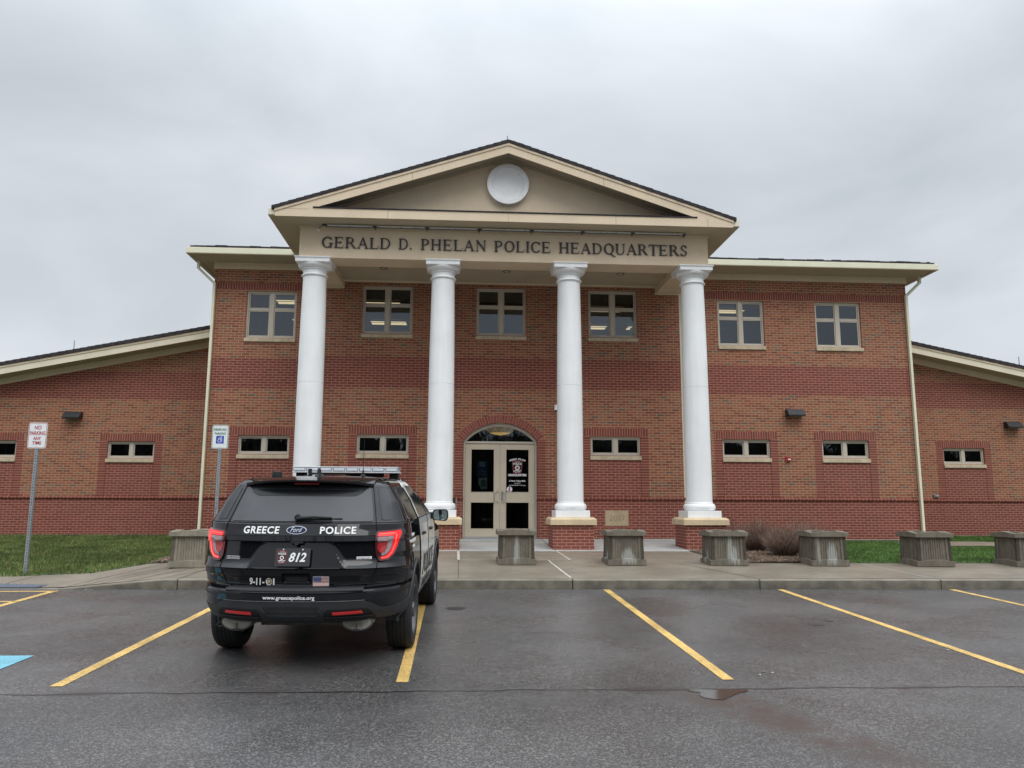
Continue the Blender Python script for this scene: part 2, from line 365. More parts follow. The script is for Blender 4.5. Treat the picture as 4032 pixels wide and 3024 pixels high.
# kerb in cast lengths
b = MB()
edges = [-40, -30, -21, -14.8, -11.8, -8.8, -7.55, -5.8, -2.8, .25, 3.25, 6.24, 9.24, 12.24, 15.2, 24, 40]
for i in range(len(edges) - 1):
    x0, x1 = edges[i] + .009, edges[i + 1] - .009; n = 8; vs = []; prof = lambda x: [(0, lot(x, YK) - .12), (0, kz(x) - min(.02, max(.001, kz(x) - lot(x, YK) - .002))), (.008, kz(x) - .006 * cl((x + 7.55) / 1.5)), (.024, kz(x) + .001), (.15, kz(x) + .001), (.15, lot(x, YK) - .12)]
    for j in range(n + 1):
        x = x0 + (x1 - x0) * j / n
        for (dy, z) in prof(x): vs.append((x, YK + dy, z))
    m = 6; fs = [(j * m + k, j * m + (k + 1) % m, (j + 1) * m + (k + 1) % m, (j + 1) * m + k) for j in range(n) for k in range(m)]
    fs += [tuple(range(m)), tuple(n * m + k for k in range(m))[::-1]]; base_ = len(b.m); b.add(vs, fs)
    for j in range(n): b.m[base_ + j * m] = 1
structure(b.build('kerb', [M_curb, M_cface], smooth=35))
# porch slab
def zs(x, y): return .612 + (y + 2.79) * .0478
b = MB()
for x0, x1 in ((-5.45, -1.545), (-1.54, 4.4)):
    b.add([(x0, -2.82, .45), (x1, -2.82, .45), (x1, .5, .45), (x0, .5, .45), (x0, -2.82, zs(0, -2.82)), (x1, -2.82, zs(0, -2.82)), (x1, .5, zs(0, .5)), (x0, .5, zs(0, .5))], [(0, 3, 2, 1), (4, 5, 6, 7), (0, 1, 5, 4), (1, 2, 6, 5), (2, 3, 7, 6), (3, 0, 4, 7)])
structure(b.build('porch_floor', M_slab, bevel=.006))
b = MB()
strip((-1.5, -.75), (4.2, -.75), .012, b, .003, 2, zs); strip((-1.555, -2.75), (-1.555, -.1), .012, b, .003, 2, zs); strip((.56, -2.79), (.5, -.05), .012, b, .003, 2, zs)
structure(b.build('porch_groove', M_dark))
# painted markings
b = MB(); lz = lambda x, y: lot(x, y)
for p, q, w_ in [((-1.972, -13.29), (-2.02, -9.0), .1), ((-2.02, -9.0), (-2.02, -7.62), .1), ((.757, -13.29), (.77, -7.6), .1), ((3.49, -13.35), (3.556, -7.6), .1), ((6.28, -13.35), (6.38, -7.6), .1), ((-4.69, -13.345), (-4.72, -7.62), .1), ((-7.38, -13.35), (-7.50, -7.72), .1),
                 ((9.05, -13.35), (9.12, -7.6), .1), ((-11.4, -13.35), (-11.4, -7.72), .1)]: strip(p, q, w_, b, .004, 10, lz)
for k in range(5): strip((-7.44, -7.78 - k * 1.02), (-11.35, -7.9 - k * 1.02), .09, b, .004, 4, lz)
structure(b.build('yellow_parking_line', M_yel))
b = MB(); b.grid([-6.75, -6.4, -6.0, -5.455], [-13.35, -12.9, -12.5, -12.2], lambda x, y: lot(x, y) + .004); structure(b.build('blue_parking_marking', M_blue))
# puddle in the crack and seal patches
b = MB(); pts = []
for i in range(26):
    a = 2 * math.pi * i / 26; rr = 1 + .22 * math.sin(3 * a + 1) + .13 * math.sin(5 * a)
    x = .53 + .21 * rr * math.cos(a); y = -13.67 + .13 * rr * math.sin(a) - .10 * max(0, 1 - abs(math.cos(a) + .1) * 1.6); pts.append((x, y))
b.add([(x, y, lot(x, y) + .004) for x, y in pts], [tuple(range(len(pts)))])
M_pud = pm('water', (.045, .038, .034), .09, 0, coat=0, spec=.45); structure(b.build('puddle', M_pud))
for i, (x, y, r1, r2) in enumerate([(-1.56, -9.44, .13, .12), (2.72, -10.70, .09, .09), (2.97, -10.47, .06, .06)]):
    b = MB(); b.add([(x + r1 * math.cos(a) * (1 + .1 * math.sin(3 * a)), y + r2 * math.sin(a), lot(x, y) + .0035 + .0251 * r2 * math.sin(a)) for a in [2 * math.pi * k / 24 for k in range(24)]], [tuple(range(24))])
    structure(b.build('asphalt_patch', pm('patch', (.028, .027, .028), .5, .3, 30, .5, 200)))
# tactile plate let into the ramp
t_ = thing('tactile_plate', 'dark grey warning plate let into the kerb ramp', 'tactile plate', (-9.3, -7.25, zg(-9.3, -7.25)))
b = MB(); b.box(-1.55, 1.42, -.25, .31, -.03, .012)
for i in range(28):
    for j in range(6): b.lathe([(.028, .012), (.02, .017)], -1.48 + i * .105, -.2 + j * .09, 6)
b.build('plate', pm('tactile', (.085, .10, .13), .55, .15, 8), t_)
# joints run up: lawns
def lawn_poly(x0, x1, y0, y1): return x0, x1, y0, y1
b = MB()
b.grid([-40, -28, -20, -16, -13, -11, -10, -9, -8.5, -8, -7.75], [-6.02, -5.6, -5.2, -4.4, -3.5, -2, -.5, 1, 3.2], lambda x, y: zg(x, y) + .006)
b.grid([-7.75, -7.4, -7.0], [-5.2, -4.4, -3.5, -2, -.5, 1, 3.2], lambda x, y: zg(x, y) + .006)
b.add([(x, y, zg(x, y) + .006) for x, y in ((-7.75, -6.02), (-7.45, -5.6), (-7.15, -5.2), (-7.4, -5.2), (-7.75, -5.2), (-7.75, -5.6))], [(0, 1, 2, 3, 4, 5)])
b.grid([5.9, 8, 11, 14, 18, 24, 40], [-5.2, -4, -2.5, -1, .5, 3.2], lambda x, y: zg(x, y) + .006)
b.grid([-60, -40, -20], [3, 10, 40], lambda x, y: .7); b.grid([23, 40, 60], [3, 10, 40], lambda x, y: .7)
structure(b.build('lawn', M_turf, smooth=60))
b = MB(); b.grid([3.5, 4, 4.6, 5.2, 5.95], [-5.205, -4.4, -3, -1.5, 0, .6], lambda x, y: zg(x, y) + .012 ); b.grid([-7.02, -6.4, -5.9, -5.4], [-5.22, -4.2, -3, -1.5, .6], lambda x, y: zg(x, y) + .012)
structure(b.build('mulch_bed', M_soil, smooth=60))
# side path on the right
b = MB(); pts = [(11.3, -1.5), (12.0, -1.15), (13.6, 2.9), (12.9, 2.99), (11.9, .85), (10.2, -1.2), (10.6, -1.9)]
pts = [(9.6, -1.6), (11.3, -1.55), (14.6, -2.2), (20, -3.2), (20, -2.1), (14.0, -.75), (11.8, .1), (10.2, .3)]
b.add([(x, y, zg(x, y) + .03) for x, y in pts] , [tuple(range(len(pts)))]); structure(b.build('garden_path', M_walk))

# grass blades, mulch chips, leaf litter
def blades(name, n, region, h, wd, cols, zoff=0., clump=None, lean=.5):
    xs_, ys_ = region(n); n = len(xs_)
    z = np.array([zg(a, b2) for a, b2 in zip(xs_, ys_)]) + zoff
    ang = rng.uniform(0, 2 * np.pi, n); hh = h * rng.uniform(.5, 1.25, n); ww = wd * rng.uniform(.6, 1.4, n)
    le = rng.uniform(0, lean, n) * hh; la = rng.uniform(0, 2 * np.pi, n)
    v = np.empty((n, 3, 3)); ca, sa = np.cos(ang), np.sin(ang)
    v[:, 0] = np.stack([xs_ - ca * ww, ys_ - sa * ww, z], 1); v[:, 1] = np.stack([xs_ + ca * ww, ys_ + sa * ww, z], 1)
    v[:, 2] = np.stack([xs_ + np.cos(la) * le, ys_ + np.sin(la) * le, z + hh], 1)
    me = bpy.data.meshes.new(name); me.vertices.add(3 * n); me.vertices.foreach_set('co', v.reshape(-1)); me.loops.add(3 * n); me.loops.foreach_set('vertex_index', np.arange(3 * n, dtype=np.int32))
    me.polygons.add(n); me.polygons.foreach_set('loop_start', np.arange(0, 3 * n, 3, dtype=np.int32)); me.polygons.foreach_set('loop_total', np.full(n, 3, dtype=np.int32))
    for c in cols: me.materials.append(c)
    me.polygons.foreach_set('material_index', rng.integers(0, len(cols), n).astype(np.int32)); me.update(calc_edges=True)
    o = bpy.data.objects.new(name, me); COL.objects.link(o); return o
def gm(i, c):
    t = T('grass_%d' % i); g = t.n('ShaderNodeNewGeometry').outputs['Position']
    f = t.math('MULTIPLY', t.smooth(t.noise(g, 1.1, 5, .6), .32, .68, .65, 1.3), t.smooth(t.noise(g, 9, 3, .6), .35, .65, .6, 1.35)); t.set(t.p.inputs['Base Color'], t.scalec(c, f)); t.p.inputs['Roughness'].default_value = .6; t.p.inputs['Specular IOR Level'].default_value = .25
    return t.m
GL = [gm(0, (.11, .165, .04)), gm(1, (.075, .13, .028)), gm(2, (.16, .185, .058)), gm(3, (.21, .175, .08)), gm(8, (.055, .095, .022))]
GR = [gm(4, (.085, .17, .032)), gm(5, (.065, .14, .028)), gm(6, (.12, .19, .045)), gm(7, (.085, .16, .035))]
def reg_l(n):
    x = rng.uniform(-17.5, -6.95, n); y = rng.uniform(-6.05, 3.0, n)
    k = (y > -6.03 + .04 * np.sin(x * 5)) & ((x < -7.75) | (y > -6.03 + (x + 7.75) * 1.37)) & ((x < -7.1) | (y > -4.4)); return x[k], y[k]
def reg_r(n):
    x = rng.uniform(5.95, 19, n); y = rng.uniform(-5.2, 3.0, n)
    k = ((x > 10.9) | (y < .5)) & ~((x > 9.6) & (y > -1.55 - np.maximum(x - 11.3, 0) * .19) & (y < .25 - np.maximum(x - 11.8, 0) * .38 + .0 * x)); return x[k], y[k]
tag(blades('grass', 150000, reg_l, .055, .0075, GL), 'damp patchy green lawn left of the entrance', 'grass', kind='stuff')
tag(blades('grass', 110000, reg_r, .05, .007, GR), 'dark green lawn behind the right hand planters', 'grass', kind='stuff')
def chips(name, n, regs, label):
    b = MB(); mats = [pm('chip_a', (.11, .065, .04), .9, .3, 20), pm('chip_b', (.20, .135, .09), .9, .3, 20), pm('chip_c', (.055, .035, .025), .9, .3, 20), pm('chip_d', (.24, .17, .11), .9, .2, 20)]
    for i in range(n):
        x0, x1, y0, y1 = random.choice(regs); x = random.uniform(x0, x1); y = random.uniform(y0, y1); z = zg(x, y) + .02 + random.uniform(0, .015)
        a = random.uniform(0, math.pi); l = random.uniform(.010, .028); wd = random.uniform(.004, .009); c, s_ = math.cos(a), math.sin(a); tz = random.uniform(-.3, .6) * l
        b.mi = random.choices(range(4), (4, 3, 3, 1))[0]
        b.add([(x - c * l - s_ * wd, y - s_ * l + c * wd, z - tz), (x - c * l + s_ * wd, y - s_ * l - c * wd, z - tz), (x + c * l + s_ * wd, y + s_ * l - c * wd, z + tz + .004), (x + c * l - s_ * wd, y + s_ * l + c * wd, z + tz + .006)], [(0, 1, 2, 3)])
    o = b.build(name, mats, flip_fix=False); tag(o, label, 'mulch', kind='stuff')
chips('mulch', 14000, [(3.52, 5.93, -5.2, .4), (4.2, 5.9, -5.2, -3.6)], 'brown bark mulch under the bare shrubs')
chips('mulch', 1200, [(-7.1, -6.4, -5.2, -4.4)], 'brown bark mulch behind the leftmost planter')
b = MB()
for i in range(90):
    x = random.uniform(-9, 12); y = random.choice([random.uniform(YK - .12, YK - .02), random.uniform(YK - .5, YK - .02), random.uniform(-7, -4)]) if i % 3 else random.uniform(-15, -8)
    z = (lot(x, y) if y < YK else zg(x, y)) + .006; r = random.uniform(.004, .014); a = random.uniform(0, 3.1)
    if i < 30: x = random.uniform(-2.5, -1.6); y = random.uniform(-5.2, -4.2); z = zg(x, y) + .006; r = random.uniform(.004, .012)
    b.mi = 1 if (y < YK and i % 2) else 0
    b.add([(x + r * math.cos(a + k) * (1 + .4 * (k % 2)), y + r * math.sin(a + k), z + .002 * (k % 3)) for k in (0, 1.3, 2.6, 3.9, 5.1)], [(0, 1, 2, 3, 4)])
tag(b.build('litter', [pm('crumb_white', (.75, .75, .70), .7, 0), pm('crumb_leaf', (.28, .16, .07), .8, .3, 30)], flip_fix=False), 'white crumbs and dry leaf bits scattered along the kerb', 'litter', kind='stuff')
# woods across the road behind the camera (mirrored in the ground-floor glass)
b = MB()
for i in range(900):
    x = random.uniform(-75, 75); y = random.uniform(-78, -66); h = random.uniform(8, 15); z0 = lot(x, y) - .5
    b.tube([(x, y, z0), (x + random.uniform(-.6, .6), y, z0 + h * .55), (x + random.uniform(-1.3, 1.3), y, z0 + h)], .22, 4, .03, caps=False)
    for k in range(9):
        zz = z0 + h * random.uniform(.25, .9); a = random.uniform(0, 6.28); l = random.uniform(1.2, 3)
        b.tube([(x, y, zz), (x + l * math.cos(a), y + l * math.sin(a), zz + l * random.uniform(.4, 1))], .09, 3, .02, caps=False)
b.mi = 1
for i in range(5200):
    x = random.uniform(-75, 75); y = random.uniform(-80, -68); z = lot(x, y) + random.uniform(-.3, 10.5); r = random.uniform(.6, 1.6); a = random.uniform(0, 3.1)
    b.add([(x + r * math.cos(a), y + r * math.sin(a), z - r), (x - r * math.cos(a), y - r * math.sin(a), z - r * .8), (x, y, z + r)], [(0, 1, 2)])
tag(b.build('woods', [pm('bark_far', (.045, .038, .03), .9, .2, 1), pm('brush_far', (.04, .045, .028), .9, .3, 1)], flip_fix=False), 'belt of bare trees behind the parking lot', 'woods', kind='stuff')
# ------------------------------------------------------------------ the building
M_fas = pm('fascia_cream', (.74, .67, .51), .7, .05, 2)
HQ = thing('police_station', 'two-storey red brick police station with white columned portico and gable', 'building')
def B(b, name, mats, parent=HQ, **k): return b.build(name, mats, parent, **k)
def wall_face(b, x0, x1, z0, z1, y, holes, rev=.15):
    "front face of a wall with rectangular openings and reveals"
    xs_ = sorted({x0, x1, *[h[0] for h in holes], *[h[1] for h in holes]}); zs_ = sorted({z0, z1, *[h[2] for h in holes], *[h[3] for h in holes]})
    for i in range(len(xs_) - 1):
        for j in range(len(zs_) - 1):
            cx_, cz_ = (xs_[i] + xs_[i + 1]) / 2, (zs_[j] + zs_[j + 1]) / 2
            if any(h[0] < cx_ < h[1] and h[2] < cz_ < h[3] for h in holes): continue
            b.quad((xs_[i], y, zs_[j]), (xs_[i + 1], y, zs_[j]), (xs_[i + 1], y, zs_[j + 1]), (xs_[i], y, zs_[j + 1]))
    for h in holes:
        a, c, lo, hi = h[:4]; r = y + rev
        b.quad((a, y, lo), (a, y, hi), (a, r, hi), (a, r, lo)); b.quad((c, y, lo), (c, r, lo), (c, r, hi), (c, y, hi))
        if len(h) == 4: b.quad((a, y, hi), (c, y, hi), (c, r, hi), (a, r, hi))
        b.quad((a, y, lo), (a, r, lo), (c, r, lo), (c, y, lo))
UP = [(-6.61, YS, 5.925, 7.20), (-3.50, 0, 5.98, 7.26), (-.53, 0, 5.98, 7.26), (2.44, 0, 5.98, 7.26), (6.11, YS, 5.925, 7.20), (8.865, YS, 5.925, 7.20)]
LO = [(-6.635, YS, 2.862, 3.352), (-3.53, 0, 2.862, 3.352), (2.46, 0, 2.862, 3.352), (6.12, YS, 2.862, 3.352), (8.86, YS, 2.862, 3.352), (-14.80, YW, 2.868, 3.355), (-10.98, YW, 2.868, 3.355), (13.83, YW, 2.868, 3.355), (17.6, YW, 2.868, 3.355)]
HU, HL = .652, .655
def holes(y, xa, xb): return [(c - HU, c + HU, lo, hi) for c, yy, lo, hi in UP if yy == y and xa < c < xb] + [(c - HL, c + HL, lo, hi) for c, yy, lo, hi in LO if yy == y and xa < c < xb]
XL, XR = -8.13, 10.87; CL, CR = -5.31, 4.27
DX0, DX1, DZ0, DSP, DAP = -1.483, .423, .70, 3.215, 3.684; DC = (DX0 + DX1) / 2; RA = 1.203; ZA = DAP - RA
# central bay
b = MB(); wall_face(b, CL, CR - .035, .60, 7.97, 0, holes(0, CL, CR) + [(DX0, DX1, DZ0, 3.70, 1)])
aa = math.asin((DX1 - DC) / RA)
arcp = [(DC + RA * math.sin(-aa + 2 * aa * i / 24), ZA + RA * math.cos(-aa + 2 * aa * i / 24)) for i in range(25)]
for (p, q) in zip(arcp[:-1], arcp[1:]): b.quad((p[0], 0, p[1]), (q[0], 0, q[1]), (q[0], 0, 3.70), (p[0], 0, 3.70)); b.quad((p[0], 0, p[1]), (q[0], 0, q[1]), (q[0], .15, q[1]), (p[0], .15, p[1]))
b.quad((CL, 0, .6), (CL, 0, 7.97), (CL, YS + .1, 7.97), (CL, YS + .1, .6)); b.quad((CR - .035, 0, .6), (CR - .035, YS + .1, .6), (CR - .035, YS + .1, 7.97), (CR - .035, 0, 7.97))
B(b, 'wall', BW, flip_fix=False)
# side bays and upper flanks
b = MB(); wall_face(b, XL, CL, .707, 7.96, YS, holes(YS, XL, CL)); b.quad((XL, YS, .707), (XL, YS, 7.96), (XL, 14, 7.96), (XL, 14, .707)); B(b, 'wall', BW, flip_fix=False)
b = MB(); wall_face(b, CR - .06, XR, .707, 7.96, YS, holes(YS, CR, XR)); b.quad((XR, YS, .707), (XR, 14, .707), (XR, 14, 7.96), (XR, YS, 7.96)); b.quad((XR, 14, .707), (XL, 14, .707), (XL, 14, 7.96), (XR, 14, 7.96)); B(b, 'wall', BW, flip_fix=False)
# wings (gable-ended, falling away from the centre)
zfb = lambda x: 6.31 - .2035 * (abs(x - XC) - 10.17)
for s in (-1, 1):
    xi, xo = (XL, XC - 21) if s < 0 else (XR, XC + 21); hh = holes(YW, min(xi, xo), max(xi, xo)); x0, x1 = min(xi, xo), max(xi, xo)
    b = MB(); wall_face(b, x0, x1, .72, 4.12, YW, hh)
    b.add([(x0, YW, 4.12), (x1, YW, 4.12), (x1, YW, zfb(x1) + .03), (x0, YW, zfb(x0) + .03)], [(0, 1, 2, 3)]); b.quad((xo, YW, .72), (xo, YW, zfb(xo) + .03), (xo, 16, zfb(xo) + .03), (xo, 16, .72)); b.quad((x0, 16, .72), (x1, 16, .72), (x1, 16, zfb(x1) + .03), (x0, 16, zfb(x0) + .03))
    B(b, 'wing_wall', BW, flip_fix=False)
# foundation and base flashing
boxes('foundation', M_conc, HQ, (XL + .01, CL - .004, YS + .012, YS + .3, -.2, .700), (CR + .004, XR - .01, YS + .012, YS + .3, -.2, .700), (XC - 20.99, XL, YW + .012, YW + .3, -.2, .713), (XR, XC + 20.99, YW + .012, YW + .3, -.2, .713))
boxes('base_flashing', M_joint, HQ, (XL, CL, YS - .006, YS + .02, .700, .7135), (CR, XR, YS - .006, YS + .02, .700, .7135), (XC - 21, XL, YW - .006, YW + .02, .713, .726), (XR, XC + 21, YW - .006, YW + .02, .713, .726))
# bullnose belt course
def belt(b, x0, x1, y, ends=(0, 0)):
    pr = [(.02, 1.722)] + [(-.012 - .03 * math.sin(math.pi * k / 6), 1.757 - .035 * math.cos(math.pi * k / 6)) for k in range(7)] + [(.02, 1.792)]
    b.prism([(y + p, z) for p, z in pr], 'x', x0, x1)
for bx_ in ((XL - .04, CL, YS), (CR - .03, XR + .04, YS), (CL - .04, DX0 + .02, 0), (DX1 - .02, CR + .0, 0), (XC - 21, XL - .05, YW), (XR + .05, XC + 21, YW)): b = MB(); belt(b, *bx_); B(b, 'belt_course', BL, smooth=50)
# soldier course over the side bays
boxes('soldier_course', BS, HQ, (XL - .004, CL - .01, YS - .006, YS + .03, 7.235, 7.42), (CR + .01, XR + .004, YS - .006, YS + .03, 7.235, 7.42))

def window(xc, y, z0, z1, upper, idx):
    hw = HU if upper else HL; fr = MB(); yf = y + .055
    ow, mw = (.045, .11) if upper else (.035, .10); tw = .05
    x0, x1 = xc - hw, xc + hw
    fr.box(x0, x1, yf, yf + .09, z0, z0 + tw); fr.box(x0, x1, yf, yf + .09, z1 - tw, z1)
    for a, c in ((x0, x0 + ow), (x1 - ow, x1), (xc - mw / 2, xc + mw / 2)): fr.box(a, c, yf, yf + .088, z0 + tw, z1 - tw)
    win = fr.build('window', M_frame, HQ, bevel=.004)
    sash = MB(); st = .026
    zt = z0 + .755 if upper else None
    for a, c in ((x0 + ow, xc - mw / 2), (xc + mw / 2, x1 - ow)):
        a += .003; c -= .003
        rows = [(z0 + tw + .003, zt), (zt + .05, z1 - tw - .003)] if upper else [(z0 + tw + .003, z1 - tw - .003)]
        if upper: sash.box(a, c, yf + .018, yf + .07, zt + .003, zt + .047)
        for lo, hi in rows:
            sash.box(a, a + st, yf + .022, yf + .072, lo, hi); sash.box(c - st, c, yf + .022, yf + .072, lo, hi); sash.box(a + st, c - st, yf + .022, yf + .07, lo, lo + st); sash.box(a + st, c - st, yf + .022, yf + .07, hi - st, hi)
    sash.build('sash', M_frame, win, bevel=.003)
    gap = MB(); gap.quad((x0 + ow, yf + .078, z0 + tw), (x1 - ow, yf + .078, z0 + tw), (x1 - ow, yf + .078, z1 - tw), (x0 + ow, yf + .078, z1 - tw)) if False else None
    pane = MB()
    for a, c in ((x0 + ow + st, xc - mw / 2 - st), (xc + mw / 2 + st, x1 - ow - st)):
        for lo, hi in ([(z0 + tw + st, zt - st), (zt + .05 + st, z1 - tw - st)] if upper else [(z0 + tw + st, z1 - tw - st)]):
            pane.quad((a, yf + .045, lo), (c, yf + .045, lo), (c, yf + .045, hi), (a, yf + .045, hi))
    pane.build('pane', M_glass, win, flip_fix=False)
    sl = MB(); h = .112 if upper else .118; sl.prism([(y - .045, z0 - h + .004), (y + .14, z0 - h), (y + .14, z0 - .002), (y + .05, z0 - .004), (y - .045, z0 - .022)], 'x', x0 - .012, x1 + .012); sl.build('sill', M_sill, win, bevel=.006)
    if not upper:
        # red brick surround: soldier head, stack-bond jambs, panel down to the belt
        s = MB(); s.box(x0 - .205, x1 + .205, y - .006, y + .02, z1 + .003, z1 + .208); s.build('soldier_head', BS, win)
        boxes('brick_jamb', BK, win, (x0 - .205, x0 - .001, y - .005, y + .02, 1.793, z1 + .0025), (x1 + .001, x1 + .205, y - .005, y + .02, 1.793, z1 + .0025))
        s = MB(); s.box(x0 + .004, x1 - .004, y - .003, y + .02, 1.793, z0 - h - .001); s.build('brick_panel', BR, win)
        boxes('control_joint', pm('joint_dark', (.05, .02, .015), .9, 0), win, (x0 - .004, x0 + .003, y - .007, y, 1.80, z0 - h), (x1 - .003, x1 + .004, y - .007, y, 1.80, z0 - h))
    return win
for i, (c, y, lo, hi) in enumerate(UP): window(c, y, lo, hi, True, i)
for i, (c, y, lo, hi) in enumerate(LO): window(c, y, lo, hi, False, i)

# rooms behind the glass (open towards the wall)
def room(x0, x1, y0, y1, z0, z1):
    b = MB(); b.quad((x0, y1, z0), (x1, y1, z0), (x1, y1, z1), (x0, y1, z1)); b.quad((x0, y0, z0), (x0, y1, z0), (x0, y1, z1), (x0, y0, z1)); b.quad((x1, y0, z0), (x1, y1, z0), (x1, y1, z1), (x1, y0, z1)); b.quad((x0, y0, z0), (x1, y0, z0), (x1, y1, z0), (x0, y1, z0)); b.quad((x0, y0, z1), (x1, y0, z1), (x1, y1, z1), (x0, y1, z1))
    B(b, 'room', M_room)
room(CL + .1, CR - .1, .16, 9, 4.9, 7.62); room(XL + .05, CL - .05, YS + .16, 9, 4.9, 7.62); room(CR + .05, XR - .05, YS + .16, 9, 4.9, 7.62)
room(CL + .1, DX0 - .1, .16, 7, .75, 4.1); room(DX0 - .05, DX1 + .05, .18, 7, .75, 4.2); room(DX1 + .1, CR - .1, .16, 7, .75, 4.1); room(XL + .05, CL - .05, YS + .16, 7, .75, 4.1); room(CR + .05, XR - .05, YS + .16, 7, .75, 4.1)
room(XC - 20.8, XL - .05, YW + .16, 12, .75, 4.0); room(XR + .05, XC + 20.8, YW + .16, 12, .75, 4.0)

# ------------------------------------------------------------------ door
fr = MB(); yd = .09
aaf = math.asin(.945 / RA)
outer = [(DC + (RA - .004) * math.sin(-aaf + 2 * aaf * i / 24), ZA + (RA - .004) * math.cos(-aaf + 2 * aaf * i / 24)) for i in range(25)]
gi = .88; cz_in = 3.594 - 1.02; 
# lunette glass: chord half-width .875 at z 3.207, rise .387
ri = (.875 ** 2 + .387 ** 2) / (2 * .387); zi = 3.594 - ri; ai = math.asin(.875 / ri)
inner = [(DC + ri * math.sin(-ai + 2 * ai * i / 24), zi + ri * math.cos(-ai + 2 * ai * i / 24)) for i in range(25)]
vs = []
for (p, q) in zip(outer, inner): vs += [(p[0], yd, p[1]), (q[0], yd, q[1]), (p[0], yd + .1, p[1]), (q[0], yd + .1, q[1])]
fs = []
for i in range(24):
    a = 4 * i; c = a + 4; fs += [(a, a + 1, c + 1, c), (a + 2, c + 2, c + 3, a + 3), (a + 1, a + 3, c + 3, c + 1), (a, c, c + 2, a + 2)]
fr.add(vs, fs)
xa, xb = DX0 + .008, DX1 - .008
fr.box(xa, DC - .898, yd, yd + .1, .76, outer[0][1]); fr.box(DC + .898, xb, yd, yd + .1, .76, outer[0][1]); fr.box(DC - .898, DC + .898, yd, yd + .098, 3.157, 3.207); 
door = fr.build('entrance_door', M_frame, HQ, bevel=.004)
b = MB(); b.add([(p[0], yd + .05, p[1]) for p in inner] , [tuple(range(25))]); b.build('pane', M_glass, door, flip_fix=False)
b = MB(); b.box(DC - .9, DC + .9, yd - .03, yd + .1, .755, .782); b.build('threshold', pm('alu', (.62, .64, .66), .35, .05, 5, metal=.7), door)
M_door = pm('door_paint', (.54, .47, .36), .45, .04, 2)
for s in (-1, 1):
    lf = MB(); xi, xo = DC + s * .003, DC + s * .893; x0, x1 = min(xi, xo), max(xi, xo); ga, gb = x0 + .145, x1 - .145; yl = yd + .03
    for a, c, lo, hi in ((x0, ga, .79, 3.152), (gb, x1, .79, 3.152), (ga, gb, .79, .985), (ga, gb, 1.66, 1.905), (ga, gb, 3.013, 3.152)): lf.box(a, c, yl, yl + .045, lo, hi)
    for lo, hi in ((.985, 1.66), (1.905, 3.013)):
        for a, c, l2, h2 in ((ga, ga + .012, lo, hi), (gb - .012, gb, lo, hi), (ga, gb, lo, lo + .012), (ga, gb, hi - .012, hi)): lf.box(a, c, yl - .006, yl + .01, l2, h2)
    leaf = lf.build('door_leaf', M_door, door)
    g = MB()
    for lo, hi in ((.99, 1.655), (1.91, 3.008)): g.quad((ga + .01, yl + .02, lo), (gb - .01, yl + .02, lo), (gb - .01, yl + .02, hi), (ga + .01, yl + .02, hi))
    g.build('pane', M_dglass, leaf, flip_fix=False)
    xh = DC + s * .10; h = MB(); pts = [(xh - s * .055, yl - .002, 1.925), (xh - s * .01, yl - .05, 1.925)] + [(xh + s * .035, yl - .055, 1.915), (xh + s * .045, yl - .055, 1.88), (xh + s * .045, yl - .055, 1.71), (xh + s * .035, yl - .055, 1.675)] + [(xh - s * .01, yl - .05, 1.665), (xh - s * .055, yl - .002, 1.665)]
    h.tube(pts, .011, 8); h.build('handle', pm('satin_steel', (.5, .48, .43), .35, .05, 5, metal=.9), leaf, smooth=50)
    if s > 0:
        h = MB(); h.box(DC + .035, DC + .085, yl - .012, yl, 1.70, 1.90); h.box(DC + .045, DC + .075, yl - .02, yl - .012, 1.74, 1.84); h.build('lock_plate', pm('lock_steel', (.33, .34, .36), .4, .1, 20, metal=.8), leaf, bevel=.002)
        W_ = pm('decal_white', (.80, .80, .80), .5, 0, emis=None); yt = yl + .014
        def fn(ox, oz): return lambda u, v: (ox + u, yt, oz + v)
        cxr = DC + .448
        # arched line over the badge
        word = 'GREECE POLICE'; R2 = .42; tot = .92
        for i, ch in enumerate(word):
            if ch == ' ': continue
            a = (i - (len(word) - 1) / 2) * tot / (len(word) - 1)
            def f2(u, v, a=a): return (cxr + (R2 + v) * math.sin(a + u / R2) * .98, yt, 2.385 + (R2 + v) * math.cos(a + u / R2) * .85)
            text(ch, .062, W_, leaf, f2, bold=.035, name='letter')
        text('HEADQUARTERS', .075, W_, leaf, fn(cxr, 2.325), bold=.04, fit=.47)
        text('6 Vince Tofany Blvd.', .05, W_, leaf, fn(cxr, 2.185), bold=.03, fit=.42)
        text('RECORDS', .035, W_, leaf, fn(cxr, 2.128), fit=.15); text('MONDAY-FRIDAY  9am-5pm', .035, W_, leaf, fn(cxr, 2.078), fit=.43)
